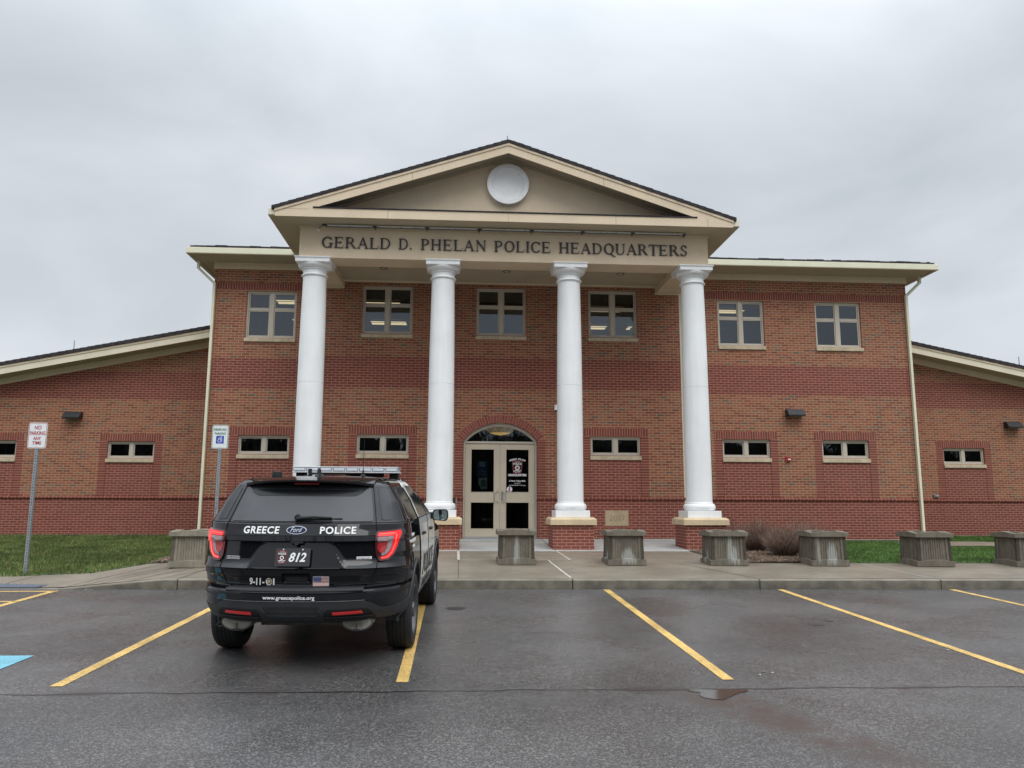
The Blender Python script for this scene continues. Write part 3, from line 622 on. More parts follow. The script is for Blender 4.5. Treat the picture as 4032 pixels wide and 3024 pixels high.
def badge(parent, fn, w, h, yoff=0.):
    "shoulder-patch emblem: dark shield with red edge, lettering, ring seal and ribbon; fn(u,v) -> point"
    sh = [(-.5, .42), (-.3, .5), (.3, .5), (.5, .42), (.47, .1), (.40, -.38), (.30, -.5), (-.30, -.5), (-.40, -.38), (-.47, .1)]
    def flat(name, poly, mat, d, hole=None):
        b = MB(); P0 = []
        for (u, v) in poly:
            p = Vector(fn(u * w, v * h)); n = (Vector(fn(u * w + 1e-3, v * h)) - p).cross(Vector(fn(u * w, v * h + 1e-3)) - p).normalized(); P0.append(p + n * d)
        if hole: n_ = len(P0) // 2; b.add(P0, [(i, (i + 1) % n_, n_ + (i + 1) % n_, n_ + i) for i in range(n_)])
        else: b.add(P0, [tuple(range(len(P0)))])
        return b.build(name, mat, parent, flip_fix=False)
    flat('badge_edge', sh, pm('badge_red', (.42, .05, .07), .5, 0), .0008); flat('badge_field', [(u * .91, v * .93) for u, v in sh], pm('badge_black', (.012, .01, .012), .5, 0), .0014)
    ring = [(.22 * math.cos(a), -.06 + .22 * w / h * math.sin(a)) for a in [2 * math.pi * i / 20 for i in range(20)]]
    flat('badge_seal', ring, pm('badge_white', (.75, .74, .72), .5, 0), .002); flat('badge_seal', [(u * .62, -.06 + (v + .06) * .62) for u, v in ring], pm('badge_bronze', (.20, .07, .03), .5, .4, 90), .0026)
    flat('badge_ribbon', [(-.36, -.29), (-.1, -.25), (.12, -.29), (.36, -.24), (.36, -.30), (.12, -.35), (-.1, -.31), (-.36, -.35)], MATS['badge_white'], .002)
    Wm = MATS['badge_white']; off = lambda oz: (lambda u, v: fn(u, v + oz))
    text('POLICE', h * .19, Wm, parent, off(h * .19), bold=.03, fit=w * .8, depth=.0012); text('GREECE', h * .1, Wm, parent, off(h * .36), fit=w * .45, depth=.0012); text('NEW YORK', h * .08, Wm, parent, off(-h * .45), fit=w * .45, depth=.0012)
leafR = [o for o in door.children if o.name.startswith('door_leaf')][-1]
badge(leafR, lambda u, v: (DC + .448 + u, yd + .044, 2.555 + v), .27, .33)
b = MB(); b.lathe([(.072, 0), (.072, .004)], 0, 0, 24); st = b.build('sticker', pm('sticker_white', (.74, .73, .80), .5, 0), leafR); st.rotation_euler = (rad(90), 0, 0); st.location = (DC + .245, yd + .046, 1.985)
for ch, dz in (('II', .002), ('R', -.062)): text(ch, .08, pm('sticker_red', (.35, .03, .04), .5, 0), leafR, (lambda dz: (lambda u, v: (DC + .245 + u, yd + .040, 1.985 + dz + v)))(dz), bold=.05)
# arch ring of brick voussoirs and jamb strips
b = MB(); n = 33; a1 = math.asin(1.096 / 1.407) + .02
for i in range(n):
    t0 = -a1 + 2 * a1 * i / n + .0042; t1 = -a1 + 2 * a1 * (i + 1) / n - .0042
    vs = []
    for y in (-.012, .02):
        for r, t in ((RA + .002, t0), (RA + .002, t1), (RA + .2, t1), (RA + .2, t0)): vs.append((DC + r * math.sin(t), y, ZA + r * math.cos(t)))
    b.mi = i % 3; b.add(vs, [(0, 1, 2, 3), (4, 7, 6, 5), (0, 4, 5, 1), (1, 5, 6, 2), (2, 6, 7, 3), (3, 7, 4, 0)])
B(b, 'brick_arch', [pm('voussoir_a', (.235, .068, .049), .8, .15, 12, .3, 90), pm('voussoir_b', (.255, .078, .055), .8, .15, 12, .3, 90), pm('voussoir_c', (.215, .062, .046), .8, .15, 12, .3, 90)])
b = MB(); vs = []
for i in range(25):
    t = -a1 + 2 * a1 * i / 24
    vs += [(DC + (RA + .001) * math.sin(t), -.008, ZA + (RA + .001) * math.cos(t)), (DC + (RA + .203) * math.sin(t), -.008, ZA + (RA + .203) * math.cos(t))]
b.add(vs, [(2 * i, 2 * i + 1, 2 * i + 3, 2 * i + 2) for i in range(24)]); B(b, 'arch_mortar', pm('mortar_pink', (.47, .215, .155), .9, .1, 20), flip_fix=False)
boxes('brick_jamb', BK, HQ, (DX0 - .205, DX0 - .001, -.006, .02, 1.793, 3.24), (DX1 + .001, DX1 + .205, -.006, .02, 1.793, 3.24))
b = MB()
for x in (-1.496, -.893, -.093, .52): b.box(x - .006, x + .006, -.004, .01, 3.965, 4.02)
B(b, 'weep_hole', M_dark)

# ------------------------------------------------------------------ portico columns
YC = -2.17
def column(x):
    zb = .55
    ped = MB(); ped.box(x - .457, x + .457, YC - .457, YC + .457, zb, 1.158); c = ped.build('column', BR, HQ)
    s = MB(); h = .515
    s.add([(x - h, YC - h, 1.158), (x + h, YC - h, 1.158), (x + h, YC + h, 1.158), (x - h, YC + h, 1.158), (x - h, YC - h, 1.278), (x + h, YC - h, 1.278), (x + h, YC + h, 1.278), (x - h, YC + h, 1.278),
           (x - h + .05, YC - h + .05, 1.322), (x + h - .05, YC - h + .05, 1.322), (x + h - .05, YC + h - .05, 1.322), (x - h + .05, YC + h - .05, 1.322)],
          [(0, 3, 2, 1), (8, 9, 10, 11)] + [(i, (i + 1) % 4, 4 + (i + 1) % 4, 4 + i) for i in range(4)] + [(4 + i, 4 + (i + 1) % 4, 8 + (i + 1) % 4, 8 + i) for i in range(4)])
    s.build('pedestal_cap', M_cap, c, bevel=.005)
    s = MB(); s.box(x - .385, x + .385, YC - .385, YC + .385, 1.322, 1.475); s.build('plinth', M_white, c, bevel=.006)
    prof = [(.30, 1.475)] + [(.300 + .064 * math.sin(math.pi * k / 10), 1.555 - .078 * math.cos(math.pi * k / 10)) for k in range(11)] + [(.306, 1.636), (.306, 1.655), (.298, 1.668)]
    s = MB(); s.lathe(prof, x, YC, 48); s.build('base_moulding', M_white, c, smooth=40)
    s = MB(); s.lathe([(.297, 1.668), (.297, 1.70), (.298, 2.4), (.297, 3.2), (.2925, 4.314), (.286, 4.317), (.286, 4.325), (.2925, 4.328), (.287, 5.2), (.278, 6.0), (.268, 6.6), (.265, 6.80)], x, YC, 48); s.build('shaft', M_white, c, smooth=40)
    prof = [(.265, 6.80), (.277, 6.803)] + [(.277 + .027 * math.sin(math.pi * k / 6), 6.829 - .024 * math.cos(math.pi * k / 6)) for k in range(7)] + [(.277, 6.853), (.268, 6.857), (.268, 6.955), (.29, 6.957), (.300, 6.963), (.300, 6.985), (.29, 6.990)] + [(.295 + .095 * math.sin(math.pi / 2 * k / 8), 7.085 - .09 * math.cos(math.pi / 2 * k / 8)) for k in range(9)] + [(.375, 7.10)]
    s = MB(); s.lathe(prof, x, YC, 48); cp = s.build('capital', M_white, c, smooth=35)
    s = MB()
    for k, (h, z0, z1) in enumerate(((.388, 7.09, 7.165), (.396, 7.165, 7.178), (.405, 7.178, 7.188), (.412, 7.188, 7.207))): s.box(x - h, x + h, YC - h, YC + h, z0, z1)
    s.build('abacus', M_white, cp)
    # moulding seam
    s = MB(); a = rad(-35); s.tube([(x + r * math.cos(a), YC + r * math.sin(a), z) for r, z in [(.303 + .064 * math.sin(math.pi * k / 8), 1.555 - .078 * math.cos(math.pi * k / 8)) for k in range(9)]], .0025, 5); s.build('seam', pm('seam_grey', (.4, .4, .38), .8, 0), c)
for x in (-4.985, -2.005, .970, 3.955): column(x)

# ------------------------------------------------------------------ entablature, gable
GX = -.52; HWB = 4.79; YFR = -2.47; ZB = 7.207; ZS = 7.965
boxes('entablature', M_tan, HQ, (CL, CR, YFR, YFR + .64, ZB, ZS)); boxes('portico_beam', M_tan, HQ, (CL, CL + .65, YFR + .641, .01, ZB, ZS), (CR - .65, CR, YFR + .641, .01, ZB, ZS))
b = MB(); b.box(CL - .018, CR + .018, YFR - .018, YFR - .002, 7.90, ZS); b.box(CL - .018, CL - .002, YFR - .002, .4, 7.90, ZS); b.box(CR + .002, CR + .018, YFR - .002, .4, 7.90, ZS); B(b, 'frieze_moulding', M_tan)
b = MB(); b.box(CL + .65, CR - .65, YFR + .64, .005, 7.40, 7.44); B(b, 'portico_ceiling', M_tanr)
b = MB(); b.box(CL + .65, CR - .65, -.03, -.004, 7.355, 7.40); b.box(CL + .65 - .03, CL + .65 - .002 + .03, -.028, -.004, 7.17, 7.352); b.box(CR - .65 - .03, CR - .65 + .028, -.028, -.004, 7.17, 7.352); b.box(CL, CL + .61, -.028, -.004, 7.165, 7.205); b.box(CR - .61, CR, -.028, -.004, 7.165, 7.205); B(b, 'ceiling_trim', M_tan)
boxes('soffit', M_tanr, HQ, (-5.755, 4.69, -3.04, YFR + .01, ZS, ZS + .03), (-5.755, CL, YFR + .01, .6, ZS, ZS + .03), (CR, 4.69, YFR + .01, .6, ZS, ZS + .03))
SL = .331; ztop = lambda d: 9.861 - SL * d
for s in (-1, 1):
    b = MB(); X = lambda d: GX - .01 + s * d
    poly = [(X(.0), 9.861), (X(5.225), ztop(5.225)), (X(5.225), ZS - .002), (X(.0), ZS - .002), (X(.0), 8.165), (X(4.385), 8.165), (X(.0), 9.621)]
    b.prism(poly, 'y', -3.065, -3.035); B(b, 'gable_fascia', M_tan)
    b = MB(); b.prism([(X(0), 9.864), (X(5.235), 9.864 - SL * 5.235), (X(5.235), 9.864 - SL * 5.235 - .058), (X(0), 9.806)], 'y', -3.085, -3.067); B(b, 'rake_moulding', M_tan)
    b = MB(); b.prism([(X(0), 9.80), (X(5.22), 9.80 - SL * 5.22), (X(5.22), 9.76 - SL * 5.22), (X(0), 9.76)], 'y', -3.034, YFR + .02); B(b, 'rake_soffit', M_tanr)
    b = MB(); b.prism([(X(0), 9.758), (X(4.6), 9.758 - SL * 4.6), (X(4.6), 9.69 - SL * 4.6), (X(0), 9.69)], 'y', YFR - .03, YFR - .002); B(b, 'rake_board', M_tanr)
    # shingled roof slope with ragged courses
    r = MB(); nC = 30; L0 = 5.30
    for k in range(nC):
        d0, d1 = L0 * k / nC, L0 * (k + 1) / nC; th = .012
        r.prism([(X(d0), 9.937 - SL * d0 + .0), (X(d1), 9.937 - SL * d1 + th), (X(d1), 9.868 - SL * d1), (X(d0), 9.868 - SL * d0)], 'y', -3.105 + random.uniform(-.006, .006), 7.0)
    B(r, 'gable_roof', M_shing)
    g = MB(); xa = X(5.23); xb2 = X(5.385); x0, x1 = min(xa, xb2), max(xa, xb2); g.box(x0, x1, -3.04, -.3, 8.005, 8.15); B(g, 'gutter', M_cream, bevel=.006); boxes('gutter_shade_strip', M_tanr, HQ, (x0, x1, -3.035, -.3, 7.992, 8.003))  # strip added in soffit colour to shade the gutter underside
b = MB(); b.add([(GX - 5.1, YFR, ZS + .02), (GX + 5.1, YFR, ZS + .02), (GX + 5.1, YFR, 9.79 - SL * 5.1), (GX - .01, YFR, 9.79), (GX - 5.1, YFR, 9.79 - SL * 5.1)], [(0, 1, 2, 3, 4)]); B(b, 'tympanum', M_tan, flip_fix=False)
b = MB(); b.prism([(-3.085, 8.170), (-3.085, 8.196), (YFR, 8.37), (YFR, 8.170)], 'x', GX - 4.40, GX + 4.375); B(b, 'pent_roof', M_shing)
# expansion joints on the fascia
b = MB()
for x in (-3.25, -.53, 1.95, 4.1): b.box(x - .004, x + .004, -3.0675, -3.06, 7.97, 8.16)
for s in (-1, 1):
    for d in (2.2,): x = GX + s * d; b.prism([(x - .004, 9.62 - SL * d), (x + .004, 9.62 - SL * d), (x + .004, 9.80 - SL * d), (x - .004, 9.80 - SL * d)], 'y', -3.0675, -3.06)
b.box(-5.75, -5.0, -3.0675, -3.06, 8.135, 8.14); B(b, 'fascia_joint', pm('joint_tan', (.30, .26, .2), .9, 0))
# round medallion
b = MB(); R1 = .492; b.lathe([(R1, 0), (R1, -.13), (R1 - .105, -.13), (R1 - .125, -.085), (0.001, -.085)], 0, 0, 96, cap=False)
o = B(b, 'medallion', M_white); o.rotation_euler = (rad(-90), 0, 0); o.location = (-.508, YFR - .0, 9.07)
# small centred groups: recessed lights in the portico ceiling
M_can = pm('can_light', (.8, .76, .68), .3, .1, 9, metal=.5)
for x, y in ((-3.51, -1.12), (-.445, -1.06), (2.45, -1.08)):
    b = MB(); b.lathe([(.10, 7.398), (.10, 7.388), (.078, 7.386), (.07, 7.399)], x, y, 28, cap=False); d_ = B(b, 'downlight', pm('can_trim', (.12, .11, .09), .5, 0), smooth=40)
    b = MB(); b.lathe([(.074, 7.396), (.05, 7.3955), (.001, 7.395)], x, y, 24, cap=False); b.lathe([(.03, 7.395), (.03, 7.380), (.001, 7.376)], x - .015, y, 12, cap=False); b.build('bulb', M_can, d_, smooth=40)

# ------------------------------------------------------------------ main eaves, hip roof, gutters
boxes('frieze_board', M_tan, HQ, (XL - .001, CL - .02, YS - .028, YS - .002, 7.78, 7.955), (CR + .02, XR + .03, YS - .028, YS - .002, 7.78, 7.955), (XL - .03, XL - .002, YS - .028, 13, 7.78, 7.955), (XR + .002, XR + .03, YS, 13, 7.78, 7.955))
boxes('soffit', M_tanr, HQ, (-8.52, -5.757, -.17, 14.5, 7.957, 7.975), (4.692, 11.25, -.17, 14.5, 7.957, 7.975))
b = MB()
def gut(b, x0, x1, y0, y1): b.box(x0, x1, y0, y1, 7.957, 8.11)
gut(b, -8.64, -5.76, -.29, -.172); gut(b, -8.64, -8.522, -.172, 14.5); B(b, 'gutter', M_cream, bevel=.008)
boxes('gutter_shade_strip', M_tanr, HQ, (-8.635, -5.76, -.285, -.172, 7.944, 7.955), (-8.635, -8.522, -.171, 14.4, 7.944, 7.955), (4.70, 11.365, -.285, -.172, 7.944, 7.955), (11.252, 11.365, -.171, 14.4, 7.944, 7.955))  # added dark strips, shading the eaves gutters from below
b = MB(); gut(b, 4.70, 11.37, -.29, -.172); gut(b, 11.252, 11.37, -.172, 14.5); B(b, 'gutter', M_cream, bevel=.008)
b = MB(); x0, x1, y0, y1 = -8.56, 11.29, -.24, 14.4; hR = 7.3; zt = 8.165; zr = zt + .285 * hR
b.add([(x0, y0, zt - .05), (x1, y0, zt - .05), (x1, y1, zt - .05), (x0, y1, zt - .05), (x0, y0, zt), (x1, y0, zt), (x1, y1, zt), (x0, y1, zt), (x0 + hR, (y0 + y1) / 2, zr), (x1 - hR, (y0 + y1) / 2, zr)],
      [(0, 3, 2, 1), (0, 1, 5, 4), (1, 2, 6, 5), (2, 3, 7, 6), (3, 0, 4, 7), (4, 5, 9, 8), (5, 6, 9), (6, 7, 8, 9), (7, 4, 8)]); B(b, 'hip_roof', M_shing)
for s in (-1, 1):      # ragged shingle edge above the gutter
    x0, x1 = (-8.45, -5.78) if s < 0 else (4.8, 11.15); x = x0; top_ = []
    while x < x1: w_ = random.uniform(.15, .32); hgt = zt + random.uniform(-.004, .018); top_ += [(x, hgt), (min(x1, x + w_), hgt + random.uniform(-.004, .004))]; x += w_ + .001
    b = MB(); b.prism([(x0, zt - .04)] + [(x1, zt - .04)] + top_[::-1], 'y', -.262, .1); B(b, 'eave_shingle', M_shing)
# wing rakes
for s in (-1, 1):
    X = lambda d: XC + s * d; d0 = (XC - XL if s < 0 else XR - XC) + .0; d1 = 21.5; K = .2035; e = lambda d, c: c - K * (d - 10.17)
    nm = 'wing_'
    b = MB(); b.prism([(X(d0), e(d0, 6.545)), (X(d1), e(d1, 6.545)), (X(d1), e(d1, 6.31)), (X(d0), e(d0, 6.31))], 'y', 2.405, 2.435); B(b, 'wing_fascia', M_fas)
    b = MB(); b.prism([(X(d0), e(d0, 6.55)), (X(d1), e(d1, 6.55)), (X(d1), e(d1, 6.49)), (X(d0), e(d0, 6.49))], 'y', 2.385, 2.402); B(b, 'rake_moulding', M_tan)
    b = MB(); b.prism([(X(d0), e(d0, 6.36)), (X(d1), e(d1, 6.36)), (X(d1), e(d1, 6.335)), (X(d0), e(d0, 6.335))], 'y', 2.436, YW + .05); B(b, 'soffit', M_tanr)
    b = MB(); b.prism([(X(d0), e(d0, 6.333)), (X(d1 - .5), e(d1 - .5, 6.333)), (X(d1 - .5), e(d1 - .5, 6.155)), (X(d0), e(d0, 6.155))], 'y', YW - .03, YW - .003); B(b, 'frieze_board', M_tan)
    r = MB(); nC = 60
    for k in range(nC):
        a, c = d0 + (d1 - d0) * k / nC, d0 + (d1 - d0) * (k + 1) / nC
        r.prism([(X(a), e(a, 6.648)), (X(c), e(c, 6.648) + .012), (X(c), e(c, 6.553)), (X(a), e(a, 6.553))], 'y', 2.36 + random.uniform(-.006, .006), 16.5)
    B(r, 'wing_roof', M_shing)
# downspouts
def downspout(pts, name='downspout', w=.066):
    b = MB(); pts = [Vector(p) for p in pts]
    for p, q in zip(pts[:-1], pts[1:]):
        d = (q - p).normalized(); e = .02; p2 = p - d * e; q2 = q + d * e; sx = Vector((1, 0, 0)) if abs(d.z) > .6 else Vector((0, 0, 1)); ya = Vector((0, 1, 0)); sx = (sx - d * sx.dot(d)).normalized(); vs = []
        for c in (p2, q2):
            for a_, b_ in ((-1, -1), (1, -1), (1, 1), (-1, 1)): vs.append(c + sx * a_ * w / 2 + ya * b_ * .045)
        b.add(vs, [(0, 3, 2, 1), (4, 5, 6, 7), (0, 1, 5, 4), (1, 2, 6, 5), (2, 3, 7, 6), (3, 0, 4, 7)])
    for z in (5.15, 2.55):
        x, y = pts[-1].x, pts[-1].y; b.box(x - w / 2 - .004, x + w / 2 + .004, y - .05, y + .05, z, z + .02)
    B(b, name, M_cream, bevel=.005)
downspout([(-8.53, YS - .12, 7.95), (-8.53, YS - .12, 7.76), (-8.107, YS - .06, 7.36), (-8.107, YS - .06, .74)])
downspout([(11.22, YS - .12, 7.95), (11.22, YS - .12, 7.78), (10.832, YS - .06, 7.40), (10.832, YS - .06, .74)])
downspout([(4.375, .44, 7.90), (4.375, .44, .74)], w=.09)
# keystone plate 2017
b = MB(); b.box(2.158, 2.762, -.008, .02, 1.073, 1.460); pl_ = B(b, 'date_stone', pm('date_stone', (.44, .34, .22), .85, .1, 5, .3, 120), bevel=.003)

# ------------------------------------------------------------------ serif capitals
def serif_glyph(ch):
    T_, t_, S, h = .165, .072, .08, .05          # thick, thin, serif reach, serif height
    P = []
    def R(x0, z0, x1, z1): P.append([(x0, z0), (x1, z0), (x1, z1), (x0, z1)])
    def stem(x, z0=0, z1=1, w=T_, lo=True, hi=True, S=S):
        R(x, z0 + (h * .6 if lo else 0), x + w, z1 - (h * .6 if hi else 0))
        if lo: P.append([(x - S, z0), (x + w + S, z0), (x + w + S, z0 + h * .6), (x + w, z0 + h * 1.6), (x, z0 + h * 1.6), (x - S, z0 + h * .6)])
        if hi: P.append([(x - S, z1), (x - S, z1 - h * .6), (x, z1 - h * 1.6), (x + w, z1 - h * 1.6), (x + w + S, z1 - h * .6), (x + w + S, z1)])
    def bow(cx, cz, rx, rz, a0, a1, thick=T_, thin=t_, n=18):
        for i in range(n):
            q = []
            for a, inn in ((a0 + (a1 - a0) * i / n, 0), (a0 + (a1 - a0) * (i + 1) / n, 0), (a0 + (a1 - a0) * (i + 1) / n, 1), (a0 + (a1 - a0) * i / n, 1)):
                a = rad(a); k = inn * 1.; q.append((cx + (rx - thick * k) * math.cos(a), cz + (rz - thin * k) * math.sin(a)))
            P.append(q)
    def diag(x0, z0, x1, z1, w): P.append([(x0, z0), (x0 + w, z0), (x1 + w, z1), (x1, z1)])
    if ch == 'G': bow(.50, .5, .47, .51, 42, 318); stem(.74, .0, .44, lo=False); R(.66, .40, .98, .445); R(.76, .05, .80, .2); P.append([(.82, .98), (.86, .98), (.87, .70), (.82, .72)]); w = 1.0
    elif ch == 'C': bow(.50, .5, .47, .51, 42, 318); P.append([(.80, .98), (.845, .98), (.85, .70), (.81, .72)]); P.append([(.78, .10), (.86, .24), (.88, .22), (.83, .09)]); w = .92
    elif ch in 'OQ':
        bow(.50, .5, .47, .51, 0, 360, n=32); w = 1.0
        if ch == 'Q': P.append([(.45, .03), (.60, .04), (.86, -.17), (1.12, -.22), (1.14, -.18), (.95, -.13), (.72, .08)])
    elif ch == 'E':
        stem(.09); R(.235, .955, .74, 1.0); R(.235, 0, .78, .045); R(.235, .485, .60, .53); R(.70, .80, .74, .955); P.append([(.74, .045), (.78, .045), (.82, .24), (.78, .22)]); R(.57, .38, .61, .63); w = .86
    elif ch == 'L': stem(.09); R(.235, 0, .74, .045); P.append([(.70, .045), (.74, .045), (.79, .26), (.75, .24)]); w = .80
    elif ch == 'R':
        stem(.09); bow(.40, .735, .33, .265, -90, 90, .14, .045); R(.235, .955, .40, 1.0); R(.235, .47, .40, .515); P.append([(.40, .50), (.55, .50), (.90, .045), (1.0, 0), (.78, 0), (.70, .045)]); w = .96
    elif ch == 'P': stem(.09); bow(.40, .72, .33, .28, -90, 90, .14, .045); R(.235, .955, .40, 1.0); R(.235, .44, .40, .485); w = .80
    elif ch == 'D': stem(.09); bow(.40, .5, .50, .5, -90, 90, .14, .05, 24); R(.235, .95, .40, 1.0); R(.235, 0, .40, .05); w = .98
    elif ch == 'A':
        P.append([(.09, .04), (.15, .04), (.50, .93), (.50, 1.03), (.46, 1.03)]); P.append([(.46, 1.03), (.52, 1.03), (.90, .04), (.74, .04), (.44, .90)]); R(.25, .32, .68, .37); R(-.01, 0, .25, .04); R(.65, 0, .99, .04); w = .97
    elif ch == 'H': stem(.09); stem(.70); R(.235, .48, .70, .53); w = .98
    elif ch == 'N': stem(.13, w=.055); stem(.80, 0, 1, w=.055, lo=False); P.append([(.05, 1.0), (.22, 1.0), (.855, .12), (.855, -.02), (.80, -.02)]); w = 1.0
    elif ch == 'I': stem(.10); w = .36
    elif ch == 'U': stem(.09, .3, 1, lo=False); stem(.78, .3, 1, w=.06, lo=False); bow(.465, .32, .375, .34, 180, 360, .10, .06); w = .96
    elif ch == 'T': stem(.34, 0, 1, hi=False); R(.0, .95, .34, 1.0); R(.485, .95, .83, 1.0); P.append([(0, 1), (-.01, .76), (.03, .78), (.05, .95)]); P.append([(.83, 1), (.84, .76), (.80, .78), (.78, .95)]); w = .84
    elif ch == 'S':
        bow(.34, .755, .26, .255, 20, 270, .11, .05); bow(.34, .25, .29, .26, 90, -160, .12, .05); P.append([(.55, .99), (.59, .99), (.60, .74), (.56, .76)]); P.append([(.04, .0), (.08, .0), (.08, .24), (.04, .27)]); w = .68
    elif ch == '.': bow(.12, .08, .08, .08, 0, 360, .079, .079, 12); w = .26
    elif ch == '2': bow(.30, .74, .25, .27, -30, 165, .07, .045); P.append([(.46, .62), (.54, .60), (.16, .05), (.04, 0), (.04, .03)]); R(.06, 0, .60, .06); w = .68
    elif ch == '0': bow(.33, .5, .29, .51, 0, 360, .07, .05, 28); w = .74
    elif ch == '1': R(.16, .03, .225, .98); R(.06, 0, .33, .035); P.append([(.16, .98), (.04, .86), (.05, .83), (.17, .90)]); w = .46
    elif ch == '7': R(.03, .94, .58, 1.0); P.append([(.50, .94), (.58, .94), (.26, 0), (.18, 0)]); w = .62
    return P, w
def serif_word(word, x0, x1, z0, cap, y, mat, parent, d0, d1, name='letter'):
    gl = [serif_glyph(c) for c in word]; gapw = .10; tot = sum(g[1] for g in gl) + gapw * (len(gl) - 1); k = (x1 - x0) / tot; x = x0
    for (P, w) in gl:
        b = MB()
        for i, poly in enumerate(P):
            e = .0002 * (i % 7); b.prism([(x + p[0] * k, z0 + p[1] * cap) for p in poly], 'y', y - d1 - e, y - d0)
        b.build(name, mat, parent); x += (w + gapw) * k
for word, a, c in (('GERALD', -4.807, -3.215), ('D.', -3.04, -2.725), ('PHELAN', -2.53, -1.0), ('POLICE', -.82, .51), ('HEADQUARTERS', .70, 3.765)): serif_word(word, a, c, 7.440, .258, YFR, M_let, HQ, .01, .035)
serif_word('2017', 2.265, 2.665, 1.20, .135, -.008, pm('date_cut', (.16, .115, .065), .9, 0), pl_, -.002, .0015, 'numeral')
# ------------------------------------------------------------------ lights inside
def fixture(x0, x1, y0, y1, label):
    t = thing('ceiling_light', label, 'ceiling light', ((x0 + x1) / 2, (y0 + y1) / 2, 7.55), 0, 'lit office ceiling lights'); hx, hy = (x1 - x0) / 2, (y1 - y0) / 2
    b = MB(); b.box(-hx, hx, -hy, -hy + .03, 0, .055); b.box(-hx, hx, hy - .03, hy, 0, .055); b.box(-hx, -hx + .03, -hy + .03, hy - .03, 0, .055); b.box(hx - .03, hx, -hy + .03, hy - .03, 0, .055); b.box(-hx + .03, hx - .03, -.07, .07, 0.02, .055); b.build('frame', pm('fixture_white', (.55, .5, .4), .4, 0), t)
    for s in (-1, 1):
        b = MB(); b.box(-hx + .03, hx - .03, min(s * (hy - .17), s * (hy - .03)), max(s * (hy - .17), s * (hy - .03)), .0, .05); b.build('tube', M_tube, t)
fixture(-7.10, -5.95, 2.75, 3.28, 'lit ceiling light seen high in the window left of the leftmost column')
fixture(-7.13, -5.95, 5.19, 5.65, 'lit ceiling light showing low in the window left of the leftmost column')
fixture(-4.90, -3.39, 2.81, 3.30, 'lit ceiling light crossing the window between the first two columns, upper one')
fixture(-4.60, -3.39, 5.26, 5.81, 'lit ceiling light in the window between the first two columns, lower one')
fixture(2.15, 3.37, 3.02, 3.50, 'lit ceiling light near the crossbar of the window between the last two columns')
fixture(2.10, 3.34, 5.39, 5.95, 'lit ceiling light low in the left pane of the window between the last two columns')
fixture(4.01, 5.20, 5.39, 5.92, 'lit ceiling light low at the right edge of the window between the last two columns')
fixture(5.95, 7.17, 2.90, 3.38, 'lit ceiling light in the upper window just right of the rightmost column')
t = thing('pendant_lamp', 'glowing amber bowl lamp behind the arched glass over the doors', 'pendant lamp', (-.475, 1.2, 3.62))
bp = lambda ks: [(max(.005, .42 * math.sin(a)), -.15 + .24 * (1 - math.cos(a))) for a in [rad(90) * k / 18 for k in ks]]
b = MB(); b.lathe(bp(range(0, 9)), 0, 0, 32, cap=False); b.build('diffuser', pm('amber_glow', (.6, .42, .15), .4, .25, 14, emis=(.95, .60, .15), es=.85), t, smooth=50)
b = MB(); b.lathe(bp(range(8, 19)), 0, 0, 32, cap=False); b.build('bowl', pm('amber_glass', (.45, .34, .16), .4, .35, 14, emis=(.6, .42, .16), es=.30), t, smooth=50)
b = MB(); b.tube([(0, 0, .09), (0, 0, .5)], .012, 6); b.build('stem', M_black, t)
# ------------------------------------------------------------------ wall lamps, camera, alarm, outlet, rods
def wall_lamp(x, y, z, label):
    t = thing('wall_lamp', label, 'wall lamp', (x, y, z), 0, 'black wedge wall lamps on the brick')
    b = MB(); b.prism([(0, .19), (-.12, .19), (-.25, .03), (-.25, 0), (0, 0)], 'x', -.235, .235); b.build('housing', M_black, t, bevel=.01)
    b = MB(); b.box(-.20, .20, -.22, -.05, -.006, -.0005); b.build('lens', pm('lens', (.25, .25, .24), .3, 0), t)
wall_lamp(-12.62, YW, 3.99, 'black wedge wall lamp above the no parking sign'); wall_lamp(7.46, YS, 3.985, 'black wedge wall lamp between the two lower windows right of the columns'); wall_lamp(15.42, YW, 3.985, 'black wedge wall lamp on the right wing at the picture edge')
t = thing('security_camera', 'small white security camera on the brick beside the third column', 'camera', (.895, 0, 4.10))
b = MB(); b.tube([(0, 0, 0), (0, -.05, .01), (0, -.13, .0)], .022, 8); b.lathe([(.03, -.002), (.05, -.002)], 0, 0, 10); b.build('bracket', M_white, t)
b = MB(); b.tube([(0, -.12, .03), (0, -.14, -.02), (-.01, -.155, -.10)], .047, 14, .042); b.build('housing', M_white, t, smooth=50)
b = MB(); b.tube([(-.0102, -.1555, -.1005), (-.012, -.157, -.125)], .036, 12); b.build('lens', M_black, t)
t = thing('fire_alarm', 'small red fire alarm strobe on the brick between two lower windows', 'alarm', (7.235, YS, 2.83))
b = MB(); b.box(-.065, .065, -.05, 0, -.07, .07); b.build('body', pm('alarm_red', (.36, .02, .03), .4, .1, 9), t, bevel=.008)
b = MB(); b.box(-.02, .055, -.075, -.05, -.025, .005); b.build('strobe', M_white, t, bevel=.004)
t = thing('outlet_box', 'small grey weatherproof outlet box low on the right wing', 'outlet', (12.83, YW, 1.895))
b = MB(); b.box(-.075, .075, -.05, 0, -.045, .045); b.build('body', pm('box_grey', (.28, .28, .27), .4, .2, 20, metal=.4), t, bevel=.01); b = MB(); b.box(-.05, .06, -.065, -.051, -.03, .03); b.build('cover', pm('cover_grey', (.4, .4, .4), .25, .2, 20, metal=.6), t, bevel=.004)
t = thing('door_opener_post', 'grey post with a black push button beside the second column', 'post', (-1.665, -1.5, .67))
b = MB(); b.box(-.045, .045, -.04, .04, 0, 1.06); b.build('post', pm('post_grey', (.25, .24, .22), .5, .1, 8), t, bevel=.02)
